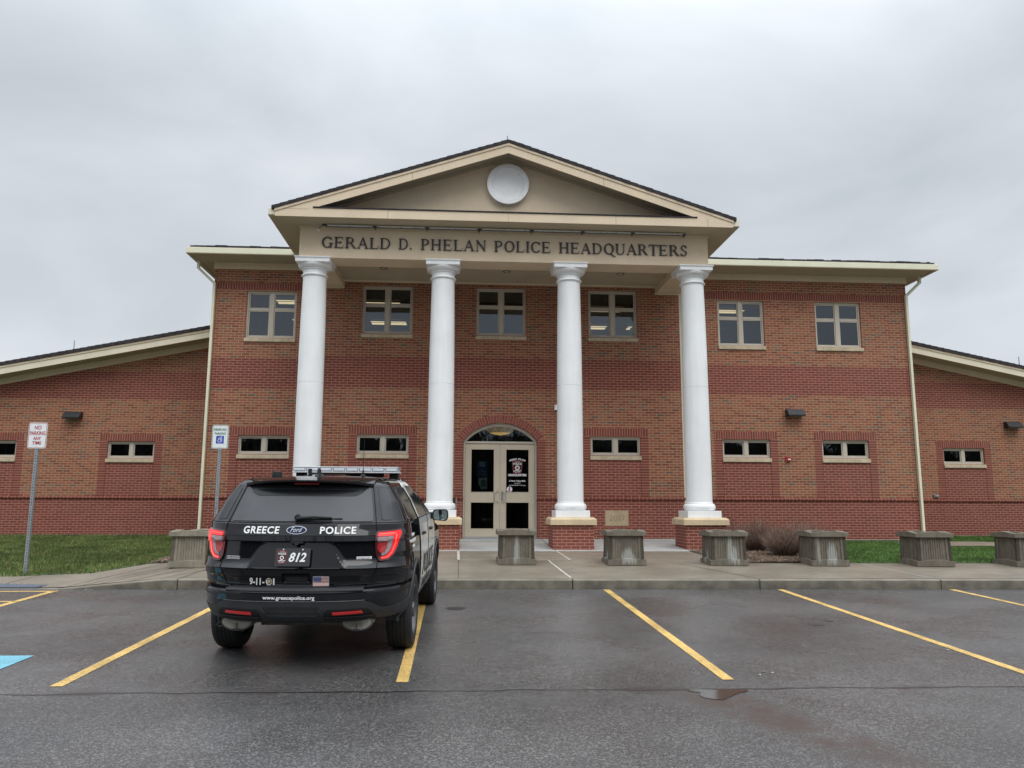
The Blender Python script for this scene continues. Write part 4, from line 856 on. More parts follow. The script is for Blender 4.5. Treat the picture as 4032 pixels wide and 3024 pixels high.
b = MB(); b.box(-.05, .02, -.075, -.041, .96, 1.09); b.build('button', M_black, t, bevel=.012)
for x, y, z0, z1, lb in ((GX - .01, -2.6, 9.93, 10.27, 'thin lightning rod on the gable peak'), (-13.30, 4, 5.70, 6.48, 'thin lightning rod on the left wing roof'), (16.64, 4, 5.65, 6.44, 'thin lightning rod on the right wing roof')):
    t = thing('lightning_rod', lb, 'lightning rod', (x, y, z0), 0, 'lightning rods'); b = MB(); b.tube([(0, 0, 0), (0, 0, z1 - z0)], .017, 5, .012); b.build('rod', pm('rod_grey', (.25, .25, .26), .5, 0), t); b = MB(); b.lathe([(.03, 0), (.02, .03)], 0, 0, 8); b.build('foot', M_steel, t)
# light bar above the lettering
t = thing('sign_light', 'thin silver light tube running above the bronze lettering', 'sign light', (GX, YFR - .15, 7.91))
segs = [(-4.66, -3.64), (-3.52, -2.44), (-2.32, -1.23), (-1.11, -.01), (.11, 1.19), (1.30, 2.38), (2.48, 3.62)]
for i, (x0, x1) in enumerate(segs):
    b = MB(); b.box(x0 - GX - .05, x1 - GX + .05, -.025, .02, -.018, .010); b.build('housing', pm('tube_dark', (.09, .095, .10), .4, 0), t, bevel=.004)
    b = MB(); b.box(x0 - GX, x1 - GX, -.034, -.0255, -.008, .022); b.build('tube', pm('tube_alu', (.72, .77, .77), .3, .03, 5, metal=.3), t)
    b = MB(); b.box(x1 - GX + .04, x1 - GX + .07, -.015, .135, -.012, .0); b.box(x1 - GX + .02, x1 - GX + .09, -.022, .018, .0105, .022); b.build('bracket', M_black, t)
b = MB(); b.tube([(-4.70 - GX, 0, .02), (-4.80 - GX, .05, .02), (-4.87 - GX, .11, -.01), (-4.89 - GX, .145, -.03)], .008, 6); b.tube([(-4.78 - GX, .0, .025), (-4.68 - GX, 0, .025)], .02, 8); b.build('cable', M_black, t)
b = MB(); b.box(-4.927 - GX, -4.857 - GX, .137, .148, -.065, .035); b.build('outlet_plate', M_white, t)
# posters on the left door leaf
yp_ = .135
t = thing('poster', 'dark blue face covering notice taped inside the left door glass', 'poster', (-.985, yp_ + .012, 2.285))
b = MB(); b.box(-.14, .14, .0, .003, 0, .43); b.build('sheet', pm('poster_blue', (.03, .08, .22), .5, .1, 12), t)
b = MB(); b.box(-.075, .075, -.002, -.0005, .27, .405); b.build('picture', pm('poster_pic', (.30, .5, .5), .5, .4, 30), t); Pt = pm('poster_text', (.35, .6, .75), .5, 0)
for s_, z, sz, fw in (('FACE', .19, .045, .08), ('COVERING', .135, .045, .21), ('Must be worn', .095, .028, .16), ('in this building', .065, .025, .17)): text(s_, sz, Pt, t, (lambda z: (lambda u, v: (u, -.002, z + v)))(z), fit=fw)
t = thing('notice_sheet', 'crumpled pale paper notice below the blue poster on the door', 'notice', (-.965, yp_ + .012, 1.99))
b = MB(); P0 = [(-.115, .285), (.105, .285), (.105, 0), (-.055, .0), (-.075, .06), (-.115, .11)]; b.add([(x, .002 * math.sin(i), z) for i, (x, z) in enumerate(P0)], [tuple(range(6))]); b.build('sheet', pm('paper_pale', (.5, .58, .54), .7, .2, 9), t, flip_fix=False)
b = MB(); b.box(-.055, .075, -.004, -.0025, .06, .24); b.build('printing', pm('paper_print', (.15, .25, .25), .7, .4, 40), t)
# ------------------------------------------------------------------ sign posts
def sign_post(x, y, zb, zt, w, h, label, rows, edge, kind):
    t = thing('street_sign', label, 'sign', (x, y, zb), 0)
    p = MB(); H = zt - zb - h + .03; hh = .026
    # perforated square tube: two side faces plus a front strip with square holes
    p.box(-hh, -hh + .003, -hh, hh, -.3, H); p.box(hh - .003, hh, -hh, hh, -.3, H); p.box(-hh + .003, hh - .003, hh - .003, hh, -.3, H)
    n = int(H / .0508); z = 0
    p.box(-hh + .003, -.008, -hh, -hh + .003, -.3, H); p.box(.008, hh - .003, -hh, -hh + .003, -.3, H)
    for k in range(-2, int(H / .0254)): p.box(-.008, .008, -hh, -hh + .003, k * .0508 + .017, k * .0508 + .0508) if k * .0508 + .05 < H else None
    p.build('post', M_steel, t)
    b = MB(); b.box(-hh + .004, hh - .004, -hh + .006, hh - .004, -.25, H - .01); b.build('post_core', M_dark, t)
    def rrect(w, h, r, n=5):
        pts = []
        for cx_, cz_, a in ((w / 2 - r, h - r, 0), (-w / 2 + r, h - r, 90), (-w / 2 + r, r, 180), (w / 2 - r, r, 270)):
            for k in range(n + 1): q = rad(a + 90 * k / n); pts.append((cx_ + r * math.cos(q), cz_ + r * math.sin(q)))
        return pts
    z0 = zt - zb - h; yf = -hh - .006
    b = MB(); b.prism([(a, z0 + c) for a, c in rrect(w, h, .035)], 'y', yf, yf + .003); sp = b.build('panel', pm('sign_white', (.76, .79, .79), .4, .05, 9), t)
    m_ = pm('sign_' + kind, edge, .4, .05, 20); o_ = [(a, z0 + .008 + c) for a, c in rrect(w - .016, h - .016, .03)]; i_ = [(a, z0 + .016 + c) for a, c in rrect(w - .032, h - .032, .024)]
    b = MB(); n_ = len(o_); b.add([(a, yf - .0012, c) for a, c in o_] + [(a, yf - .0012, c) for a, c in i_], [(k, (k + 1) % n_, n_ + (k + 1) % n_, n_ + k) for k in range(n_)]); b.build('border', m_, sp, flip_fix=False)
    for s_, zz, sz, fw in rows: text(s_, sz, m_, sp, (lambda zz: (lambda u, v: (u, yf - .0006, z0 + zz + v)))(zz), bold=.014, fit=fw, depth=.0008, name='wording')
    b = MB()
    for zz in (.03, h - .03): b.tube([(0, yf - .004, z0 + zz), (0, yf, z0 + zz)], .006, 8)
    b.build('bolt', M_steel, sp)
    return t, sp, z0, yf
sign_post(-8.985, -5.75, zg(-9.0, -5.75), 3.005, .32, .458, 'white no parking any time sign with red letters on a steel post', [('NO', .335, .095, .115), ('PARKING', .238, .093, .265), ('ANY', .150, .080, .13), ('TIME', .070, .080, .155)], (.42, .02, .045), 'red')
t, sp, z0, yf = sign_post(-6.225, -4.45, zg(-6.2, -4.45), 3.118, .312, .462, 'white reserved parking sign with blue wheelchair symbol by the leftmost planter', [('RESERVED', .352, .062, .245), ('PARKING', .275, .062, .215)], (.02, .13, .075), 'green')
b = MB(); b.box(-.075, .075, yf - .0016, yf - .0005, z0 + .10, z0 + .25); b.build('symbol_field', pm('sign_blue', (.015, .07, .42), .4, .04, 9), sp, bevel=.0005)
b = MB(); yy = yf - .0024; cxs, czs = -.012, z0 + .153
def ring2(b, cx, cz, r0, r1, a0, a1, n=18):
    vs = []
    for k in range(n + 1):
        a = rad(a0 + (a1 - a0) * k / n); vs += [(cx + r0 * math.cos(a), yy, cz + r0 * math.sin(a)), (cx + r1 * math.cos(a), yy, cz + r1 * math.sin(a))]
    b.add(vs, [(2 * k, 2 * k + 1, 2 * k + 3, 2 * k + 2) for k in range(n)])
ring2(b, cxs, czs, .022, .032, 80, 395); ring2(b, .028, z0 + .228, .0001, .011, 0, 360)
def seg(b, pts, w):
    for (p, q) in zip(pts[:-1], pts[1:]):
        d = Vector((q[0] - p[0], q[1] - p[1])); d.normalize(); n_ = Vector((-d.y, d.x)) * w / 2
        b.add([(p[0] - n_.x, yy, z0 + p[1] - n_.y), (q[0] - n_.x, yy, z0 + q[1] - n_.y), (q[0] + n_.x, yy, z0 + q[1] + n_.y), (p[0] + n_.x, yy, z0 + p[1] + n_.y)], [(0, 1, 2, 3)])
seg(b, [(-.035, .195), (-.010, .215), (.012, .212), (.0, .178), (.038, .180), (.034, .135), (.045, .135)], .011); seg(b, [(.012, .212), (.03, .197), (.048, .2)], .009); b.build('symbol', pm('symbol_white', (.75, .76, .78), .4, 0), sp, flip_fix=False)
# ------------------------------------------------------------------ planters
def planter_mat(i, patches):
    t = T('planter_concrete_%d' % i); co = t.n('ShaderNodeTexCoord').outputs['Object']; P = t.n('ShaderNodeSeparateXYZ', {0: co})
    mp = t.n('ShaderNodeMapping', {'Scale': (14, 14, 1.1), 'Location': (i * 3.1, 0, 0)}); t.t.links.new(co, mp.inputs[0])
    f = t.math('MULTIPLY', t.smooth(t.noise(co, 7, 4, .6), .3, .7, .84, 1.14), t.smooth(t.noise(mp.outputs[0], 1., 4), .35, .7, 1.05, .86))
    base = t.scalec((.150, .130, .098) if i else (.23, .205, .155), f)
    for (px, pz, rx, rz, face) in patches:       # lime bloom, heavier towards the foot, broken up by the flutes
        q = P.outputs[0] if face == 'f' else P.outputs[1]
        dx = t.math('DIVIDE', t.math('ABSOLUTE', t.math('SUBTRACT', q, px)), rx); dz = t.math('DIVIDE', t.math('SUBTRACT', P.outputs[2], pz), rz)
        m = t.smooth(t.math('ADD', t.math('MAXIMUM', t.math('MULTIPLY', dx, t.math('ADD', 1., t.math('MULTIPLY', t.math('MAXIMUM', dz, 0.), .9))), t.math('ABSOLUTE', dz)), t.math('MULTIPLY', t.math('SUBTRACT', t.noise(mp.outputs[0], 2.2, 5, .75), .5), 2.2)), .35, .95, 1., 0.)
        g_ = t.math('MULTIPLY', t.math('LESS_THAN', P.outputs[2], .53), t.math('LESS_THAN', P.outputs[1 if face == 'f' else 0], -.25))
        base = t.mix(t.math('MULTIPLY', t.math('MULTIPLY', m, .6), g_), base, (.44, .455, .43))
    t.set(t.p.inputs['Base Color'], base); t.p.inputs['Roughness'].default_value = .8; t.bump(t.noise(co, 90, 3), .5, .006); return t.m
def planter(x, y, rz, label, i, patches):
    t = thing('concrete_planter', label, 'planter', (x, y, zg(x, y - .3) + .004), rz, 'concrete planters along the pavement'); m = planter_mat(i, patches); h = .353
    def arched(b, z0, zt, lift, hw, inner=None):
        "square band whose top edge bows upward in the middle of each side"
        n = 10; prof = lambda s: zt + lift * (max(0, math.cos(s * math.pi * .5)) ** 1.5)
        vs = []; idx = 0; loop = []
        for sd in range(4):
            for k in range(n):
                s = -1 + 2 * k / n; p = [(s, -1), (1, s), (-s, 1), (-1, -s)][sd]; loop.append((p[0] * hw, p[1] * hw, prof(s)))
        m_ = len(loop); iw = inner or hw - .07
        inn = [(a / hw * iw, c / hw * iw, z + (.0)) for a, c, z in loop]
        b.add([(a, c, z0) for a, c, z in loop] + loop + inn + [(a, c, z0 + .001) for a, c, z in inn], [(k, (k + 1) % m_, m_ + (k + 1) % m_, m_ + k) for k in range(m_)] + [(m_ + k, m_ + (k + 1) % m_, 2 * m_ + (k + 1) % m_, 2 * m_ + k) for k in range(m_)]
              + [(2 * m_ + k, 2 * m_ + (k + 1) % m_, 3 * m_ + (k + 1) % m_, 3 * m_ + k) for k in range(m_)] + [(k, 3 * m_ + k, 3 * m_ + (k + 1) % m_, (k + 1) % m_) for k in range(m_)])
    b = MB(); arched(b, 0, .098, .026, h, .26); b.build('base', m, t, bevel=.006)
    b = MB(); arched(b, .528, .605, .030, h + .010, .245); b.build('rim', m, t, bevel=.007)
    b = MB(); hb, ht = .322, .312; z0, z1 = .0985, .5279
    def side(rot):
        c, s_ = math.cos(rot), math.sin(rot)
        def put(x0, x1, d, za, zb_):
            vs = []
            for (xx, zz) in ((x0, za), (x1, za), (x1, zb_), (x0, zb_)):
                hwz = hb + (ht - hb) * (zz - z0) / (z1 - z0)
                for dd in (hwz - d, hwz - .06): px, py = xx * hwz / hb, -dd; vs.append((px * c - py * s_, px * s_ + py * c, zz))
            b.add(vs, [(0, 2, 4, 6), (1, 7, 5, 3), (0, 1, 3, 2), (2, 3, 5, 4), (4, 5, 7, 6), (6, 7, 1, 0)])
        put(-.262, .262, .020, z0, z1); put(-hb + .0, -.222, 0, z0, z1); put(.222, hb, 0, z0, z1); put(-.221, .221, .004, z0, z0 + .035)
        nf = 9; wf = .40 / nf
        for k in range(nf):
            xa = -.20 + k * wf; put(xa + .006, xa + wf - .008, .010 if k % 2 else .012, z0 + .0355, z1)
    for k in range(4): side(k * math.pi / 2)
    b.build('body', m, t)
    b = MB(); b.grid([-.25, -.12, 0, .12, .25], [-.25, -.12, 0, .12, .25], lambda a, c: .56 + .012 * math.sin(a * 20 + c * 13)); b.build('soil', M_soil, t)
    return t
planter(-6.165, -5.66, .0, 'concrete planter at the far left, partly hidden by the police car', 0, [])
planter(-.485, -5.22, .0, 'concrete planter in front of the entrance doors', 1, [(.0, .30, .07, .34, 'f')])
planter(1.525, -5.29, -.01, 'concrete planter below the date stone reading 2017', 2, [(.03, .16, .16, .17, 'f'), (-.05, .16, .09, .10, 's')])
planter(3.425, -5.33, -.03, 'concrete planter before the rightmost column with a tall white lime streak', 3, [(.03, .36, .07, .34, 'f'), (.11, .20, .10, .20, 'f'), (.0, .16, .08, .14, 's')])
planter(5.305, -5.38, -.02, 'concrete planter just right of the bare shrubs with pale lime streaks', 4, [(.05, .22, .13, .26, 'f'), (-.2, .3, .03, .3, 'f')])
planter(7.275, -5.46, -.04, 'plain grey concrete planter, second from the right edge', 5, [])
planter(9.16, -5.50, -.03, 'concrete planter cut off by the right edge of the photo', 6, [])
# ------------------------------------------------------------------ shrubs
def shrub(x, y, r, h, n, label, mats, leaves=0, leafm=None, cat='shrub', tw=.0042):
    t = thing('bare_shrub' if not leaves else 'leafy_shrub', label, cat, (x, y, zg(x, y) + .01), random.uniform(0, 6), 'shrubs in the mulch bed'); b = MB(); lf = MB()
    for i in range(n):
        a = random.uniform(0, 2 * math.pi); q = random.uniform(0, 1) ** .6; b.mi = random.randrange(len(mats)); p = Vector((math.cos(a) * r * .25 * q, math.sin(a) * r * .25 * q, 0)); d = Vector((math.cos(a) * q * 1.25, math.sin(a) * q * 1.25, 1)).normalized()
        L_ = h * random.uniform(.7, 1.15) * (1 - .2 * q) * (1. if random.random() > .06 else 1.22); pts = [p]; k = 5
        for j in range(k): d = (d + Vector((random.uniform(-1, 1), random.uniform(-1, 1), random.uniform(-.5, .6))) * .13).normalized(); pts.append(pts[-1] + d * L_ / k)
        b.tube(pts, tw, 3, .0012, caps=False)
        for j in range(random.randint(3, 7)):
            s = random.randint(1, k); q0 = pts[s - 1].lerp(pts[s], random.random()); dd = (d + Vector((random.uniform(-1, 1), random.uniform(-1, 1), random.uniform(-.3, .9))) * .9).normalized(); l = h * random.uniform(.12, .32)
            q1 = q0 + dd * l * .5; q2 = q1 + (dd + Vector((random.uniform(-.5, .5), random.uniform(-.5, .5), .4))).normalized() * l * .5; b.tube([q0, q1, q2], .0023, 3, .001, caps=False)
            if leaves and random.random() < leaves:
                for m_ in range(8):
                    c = q0.lerp(q2, random.random()) + Vector((random.uniform(-1, 1), random.uniform(-1, 1), random.uniform(-1, 1))) * .025; u = Vector((random.uniform(-1, 1), random.uniform(-1, 1), random.uniform(-1, 1))).normalized() * .013; v = u.cross(Vector((random.uniform(-1, 1), random.uniform(-1, 1), 1)).normalized()).normalized() * .009
                    lf.mi = random.randrange(len(leafm)); lf.add([c - u, c - v, c + u, c + v], [(0, 1, 2, 3)])
    b.build('twigs', mats, t, flip_fix=False)
    if leaves: lf.build('foliage', leafm, t, flip_fix=False)
TW = [pm('twig_a', (.19, .115, .085), .8, .2, 9), pm('twig_b', (.15, .085, .062), .8, .2, 9), pm('twig_c', (.27, .20, .15), .8, .2, 9)]
shrub(5.02, -2.75, .55, .66, 620, 'round bare reddish brown shrub nearest the rightmost column', TW)
shrub(5.10, -4.15, .55, .62, 620, 'bare brown shrub in front, between two concrete planters', TW)
shrub(5.95, -3.3, .5, .64, 450, 'bare brown shrub half hidden behind the planter with pale streaks', TW)
shrub(4.10, -3.75, .16, .36, 60, 'small yellow-green leafy shrub beside the lime streaked planter', TW, .9, [pm('leaf_g1', (.10, .16, .03), .6, .3, 20), pm('leaf_g2', (.20, .21, .05), .6, .3, 20)])
shrub(5.15, -.75, .26, .62, 50, 'thin dark red barberry against the wall behind the rightmost column', TW, .7, [pm('leaf_r1', (.13, .03, .025), .6, .3, 20), pm('leaf_r2', (.08, .03, .02), .6, .3, 20)])
# ------------------------------------------------------------------ police car (local: x right, y forward, z up, origin under the rear axle)
CARO = Vector((-2.918, -11.83, lot(-2.918, -11.83))); yaw = rad(-2.3)
nz_ = Vector((.0031, -.0251, 1)).normalized(); fy_ = Vector((-math.sin(yaw), math.cos(yaw), 0)); fy_.z = .0251 * fy_.y - .0031 * fy_.x; fy_.normalize(); rx_ = fy_.cross(nz_)
CAR = thing('police_car', 'black and white police utility car parked nose-in with red tail lamps lit', 'police car')
CAR.matrix_world = Matrix(((rx_.x, fy_.x, nz_.x, CARO.x), (rx_.y, fy_.y, nz_.y, CARO.y), (rx_.z, fy_.z, nz_.z, CARO.z), (0, 0, 0, 1)))
def tabl(t, z):
    if z <= t[0][0]: return t[0][1]
    for (a, b_), (c, d) in zip(t[:-1], t[1:]):
        if z <= c: return b_ + (d - b_) * (z - a) / (c - a)
    return t[-1][1]
YR = [(.40, -1.0), (.43, -1.06), (.50, -1.125), (.60, -1.150), (.672, -1.152), (.690, -1.135), (.697, -1.04), (.70, -1.008), (.74, -.998), (.856, -1.03), (.866, -1.058), (.905, -1.022), (.94, -1.004), (1.095, -.992), (1.104, -1.022), (1.148, -1.016), (1.153, -1.004), (1.25, -.965), (1.27, -.938), (1.60, -.66), (1.63, -.60), (1.655, -.50), (1.672, -.38), (1.684, -.2), (1.690, .1)]
WZ = [(.36, .86), (.42, .91), (.55, .942), (.70, .958), (.85, .965), (1.0, .965), (1.10, .957), (1.18, .948), (1.25, .938), (1.275, .925), (1.45, .838), (1.60, .735), (1.64, .70), (1.66, .655), (1.675, .58), (1.685, .46), (1.690, .30)]
YF = [(.36, 3.55), (.5, 3.74), (.75, 3.80), (.95, 3.72), (1.05, 3.50), (1.12, 2.95), (1.19, 2.42), (1.27, 2.22), (1.60, 1.52), (1.64, 1.38), (1.66, 1.22), (1.68, .95), (1.69, .6)]
MX, NX = 2.75, 2.25
def LR(z): return .84 if z < .72 else .64 if z < .8 else .60 if z < 1.2 else (.60 - (z - 1.2) * .8 if z < 1.6 else .28)
NRX, NC, NS = 46, 12, 70
def plate_off(x, z):
    "raised number-plate recess: trapezoid leaning outward to the foot"
    if .868 < z < 1.094:
        t = (z - .868) / .226; hw = .445 - .145 * t
        if abs(x) < hw: e = min(1, (hw - abs(x)) / .012); return e * ((-.985 + -.060 * (1 - t)) - tabl(YR, z)) 
    if .728 < z < .822 and abs(x - 0.) < .125: return .035 * min(1, min(z - .728, .822 - z) / .012) * min(1, (.125 - abs(x)) / .02)
    return 0.
_pc = {}
def half(z, detail=True):
    "rear centre -> front centre along the right side: list of (x, y)"
    key = (round(z, 4), detail)
    if key in _pc: return _pc[key]
    w, yr, yf, L_ = tabl(WZ, z), tabl(YR, z), tabl(YF, z), LR(z); pts = []
    a1 = .86
    for i in range(NRX + 1):
        a = a1 * i / NRX; x = w * a; y = yr + L_ * (1 - (1 - a ** MX) ** (1 / NX))
        pts.append((x, y + (plate_off(x, z) if detail else 0)))
    s0 = 1 - (1 - a1 ** MX) ** (1 / NX)
    for i in range(1, NC + 1):
        s = s0 + (1 - s0) * (i / NC); pts.append((w * (1 - (1 - s) ** NX) ** (1 / MX), yr + L_ * s))
    Lf = .55 if z < 1.12 else .35; ya, yb = yr + L_, yf - Lf
    for i in range(1, NS + 1): y = ya + (yb - ya) * i / NS; pts.append((w, y))
    for i in range(1, NC + 1):
        s = 1 - (i / NC) ** 1.6 * (1) if i < NC else 0; s = 1 - i / NC
        pts.append((w * max(0, (1 - (1 - s) ** 2.3)) ** (1 / 3.), yf - Lf * s) if i < NC else (0., yf))
    _pc[key] = pts; return pts
def rear_pt(q, z, off=0.):
    "q = distance measured round the rear corner from the centre line"
    sgn = 1 if q >= 0 else -1; pts = half(z, False); d = 0; Q = abs(q)
    for (a, b_) in zip(pts[:-1], pts[1:]):
        l = math.dist(a, b_)
        if d + l >= Q:
            k = (Q - d) / l; x = a[0] + (b_[0] - a[0]) * k; y = a[1] + (b_[1] - a[1]) * k; nx, ny = (b_[1] - a[1]) / l, -(b_[0] - a[0]) / l
            if abs(x) < .64: y += plate_off(x, z)
            return (sgn * (x + nx * off), y + ny * off, z)
        d += l
def side_pt(y, z, off=0., s=1):
    pts = half(z, False)
    for (a, b_) in zip(pts[:-1], pts[1:]):
        if b_[0] > .5 and a[1] <= y <= b_[1] and b_[1] > a[1]:
            k = (y - a[1]) / (b_[1] - a[1]); return (s * (a[0] + (b_[0] - a[0]) * k + off), y, z)
    return (s * (tabl(WZ, z) + off), y, z)
def patch(poly, fn, name, mat, parent=None, out=.006, inn=-.004, step=.05, smooth=30, stepz=None):
    "closed thin panel lying on the body: poly in parameter space, bent onto the surface"
    bm = bmesh.new(); vs = [bm.verts.new((p[0], p[1], 0)) for p in poly]; bm.faces.new(vs)
    mn = [min(p[i] for p in poly) for i in (0, 1)]; mx = [max(p[i] for p in poly) for i in (0, 1)]
    for ax, st in ((0, step), (1, stepz or step)):
        k = math.floor(mn[ax] / st) * st + st
        while k < mx[ax]:
            no = (1, 0, 0) if ax == 0 else (0, 1, 0); co = (k, 0, 0) if ax == 0 else (0, k, 0)
            bmesh.ops.bisect_plane(bm, geom=bm.verts[:] + bm.edges[:] + bm.faces[:], plane_co=co, plane_no=no, dist=1e-6); k += st
    bmesh.ops.triangulate(bm, faces=[f for f in bm.faces if len(f.verts) > 4])
    bm.verts.ensure_lookup_table(); n = len(bm.verts); P = [(v.co.x, v.co.y) for v in bm.verts]; F = [[v.index for v in f.verts] for f in bm.faces]; bm.verts.index_update(); F = [[v.index for v in f.verts] for f in bm.faces]
    be = [(e.verts[0].index, e.verts[1].index) for e in bm.edges if len(e.link_faces) == 1]; bm.free()
    b = MB(); b.add([fn(a, c, out) for a, c in P] + [fn(a, c, inn) for a, c in P], [tuple(f) for f in F] + [(p, q, n + q, n + p) for p, q in be])
    return b.build(name, mat, parent or CAR, smooth=smooth)
rp = lambda q, z, o: rear_pt(q, z, o)
sp_ = lambda s: (lambda y, z, o: side_pt(y, z, o, s))
def rnd(poly, r=.02, n=3):
    out_ = []; m = len(poly)
    for i in range(m):
        p0, p, p1 = Vector(poly[i - 1]), Vector(poly[i]), Vector(poly[(i + 1) % m]); a = (p0 - p); c = (p1 - p); ra = min(r, a.length * .45); rc = min(r, c.length * .45); A = p + a.normalized() * ra; Cc = p + c.normalized() * rc
        for k in range(n + 1): t = k / n; out_.append(tuple(A * (1 - t) ** 2 + p * 2 * t * (1 - t) + Cc * t * t))
    return out_
P_black = pm('car_black', (.008, .008, .010), .3, .0, 1, coat=.9, spec=.0); P_white = pm('car_white', (.70, .71, .69), .3, .03, 2, coat=.8); P_plas = pm('bumper_plastic', (.030, .032, .035), .55, .12, 8)
P_glass = pm('car_glass', (.008, .010, .012), .06, 0, spec=.5); P_tyre = pm('tyre_rubber', (.016, .016, .017), .8, .2, 15); P_mat = pm('matte_black', (.008, .008, .009), .7, 0); P_seam = pm('panel_gap', (.002, .002, .002), .9, 0)
P_rim = pm('rim_grey', (.10, .10, .105), .4, .1, 10, metal=.6); P_chr = pm('chrome', (.55, .56, .58), .2, 0, metal=1.); P_dec = pm('decal_silver', (.78, .78, .76), .45, 0)
def glow(n, c, s): return pm(n, c, .25, 0, emis=c, es=s, coat=1.)
P_lred = pm('lamp_red_lit', (.25, .002, .004), .3, 0, emis=(1., .003, .008), es=.8, coat=.3); P_lhot = glow('lamp_red_core', (1., .07, .05), 1.9); P_lred2 = pm('lamp_red', (.34, .008, .012), .2, .15, 30, coat=1., emis=(.5, .0, .01), es=.12); P_lclr = pm('lamp_clear', (.34, .25, .26), .2, .15, 40, coat=.5); P_refl = pm('reflector_red', (.55, .01, .012), .25, 0, coat=1., emis=(.8, .0, .0), es=.12)
P_dust = pm('dusty_glass', (.020, .022, .025), .36, .2, 3, coat=.1)
# body shell
zl = sorted(set([round(.40 + .0125 * i, 4) for i in range(104)] + [.690, .695, .700, .856, .862, .868, 1.094, 1.100, 1.104, 1.148, 1.153, 1.25, 1.268, 1.672, 1.678, 1.684, 1.690])); zl = [z for z in zl if z <= 1.690]
rings = []
for z in zl: h_ = half(z); rings.append([(x, y, z) for x, y in h_] + [(-x, y, z) for x, y in h_[-2:0:-1]])
b = MB(); m = len(rings[0]); vs = [p for r in rings for p in r]; fs = [(j * m + k, j * m + (k + 1) % m, (j + 1) * m + (k + 1) % m, (j + 1) * m + k) for j in range(len(rings) - 1) for k in range(m)]
top = [(x * .0, y * .2 + .25 * .8, 1.700) for x, y, z in rings[-1]]
mid = [(x * .55, (y - .3) * .6 + .3, 1.708) for x, y, z in rings[-1]]; n0 = len(rings) - 1
vs += mid; fs += [(n0 * m + k, n0 * m + (k + 1) % m, (n0 + 1) * m + (k + 1) % m, (n0 + 1) * m + k) for k in range(m)]; fs += [tuple((n0 + 1) * m + k for k in range(m)), tuple(range(m))[::-1]]
b.add(vs, fs); body = b.build('body', P_black, CAR, smooth=28)
cut = MB()
for s in (-1, 1):
    for y in (0, 2.866):
        r0 = .445; pts = [(y + r0 * math.cos(a), .385 + r0 * math.sin(a)) for a in [2 * math.pi * k / 56 for k in range(56)]]
        cut.prism(pts, 'x', s * .60, s * 1.3)
co = cut.build('cutter', P_mat); co.parent = CAR
bm_ = body.modifiers.new('arches', 'BOOLEAN'); bm_.operation = 'DIFFERENCE'; bm_.object = co; bm_.solver = 'EXACT'; body.data.materials.append(P_mat)
bpy.context.view_layer.update(); me2 = bpy.data.meshes.new_from_object(body.evaluated_get(bpy.context.evaluated_depsgraph_get())); body.modifiers.clear(); body.data = me2; bpy.data.objects.remove(co)
me2.set_sharp_from_angle(angle=rad(28))
for s in (-1, 1):       # wheel-arch lips and dark liners
    for y in (0, 2.866):
        L0 = MB(); nA = 30; vs = []
        for k in range(nA + 1):
            a = rad(-8 + 196 * k / nA); cz, cy = math.sin(a), math.cos(a)
            for rr, o in ((.440, -.10), (.440, .010), (.452, .016), (.485, .013), (.492, .002)):
                yy, zz = y + rr * cy, .385 + rr * cz; zz = max(zz, .33); x = side_pt(yy, max(.37, zz), o)[0] if rr > .45 else side_pt(y + .45 * cy, max(.37, .385 + .45 * cz), o)[0]; vs.append((s * x, yy, zz))
        L0.add(vs, [(5 * k + i, 5 * k + i + 1, 5 * (k + 1) + i + 1, 5 * (k + 1) + i) for k in range(nA) for i in range(4)]); L0.build('wheel_arch', P_plas, CAR, smooth=40)
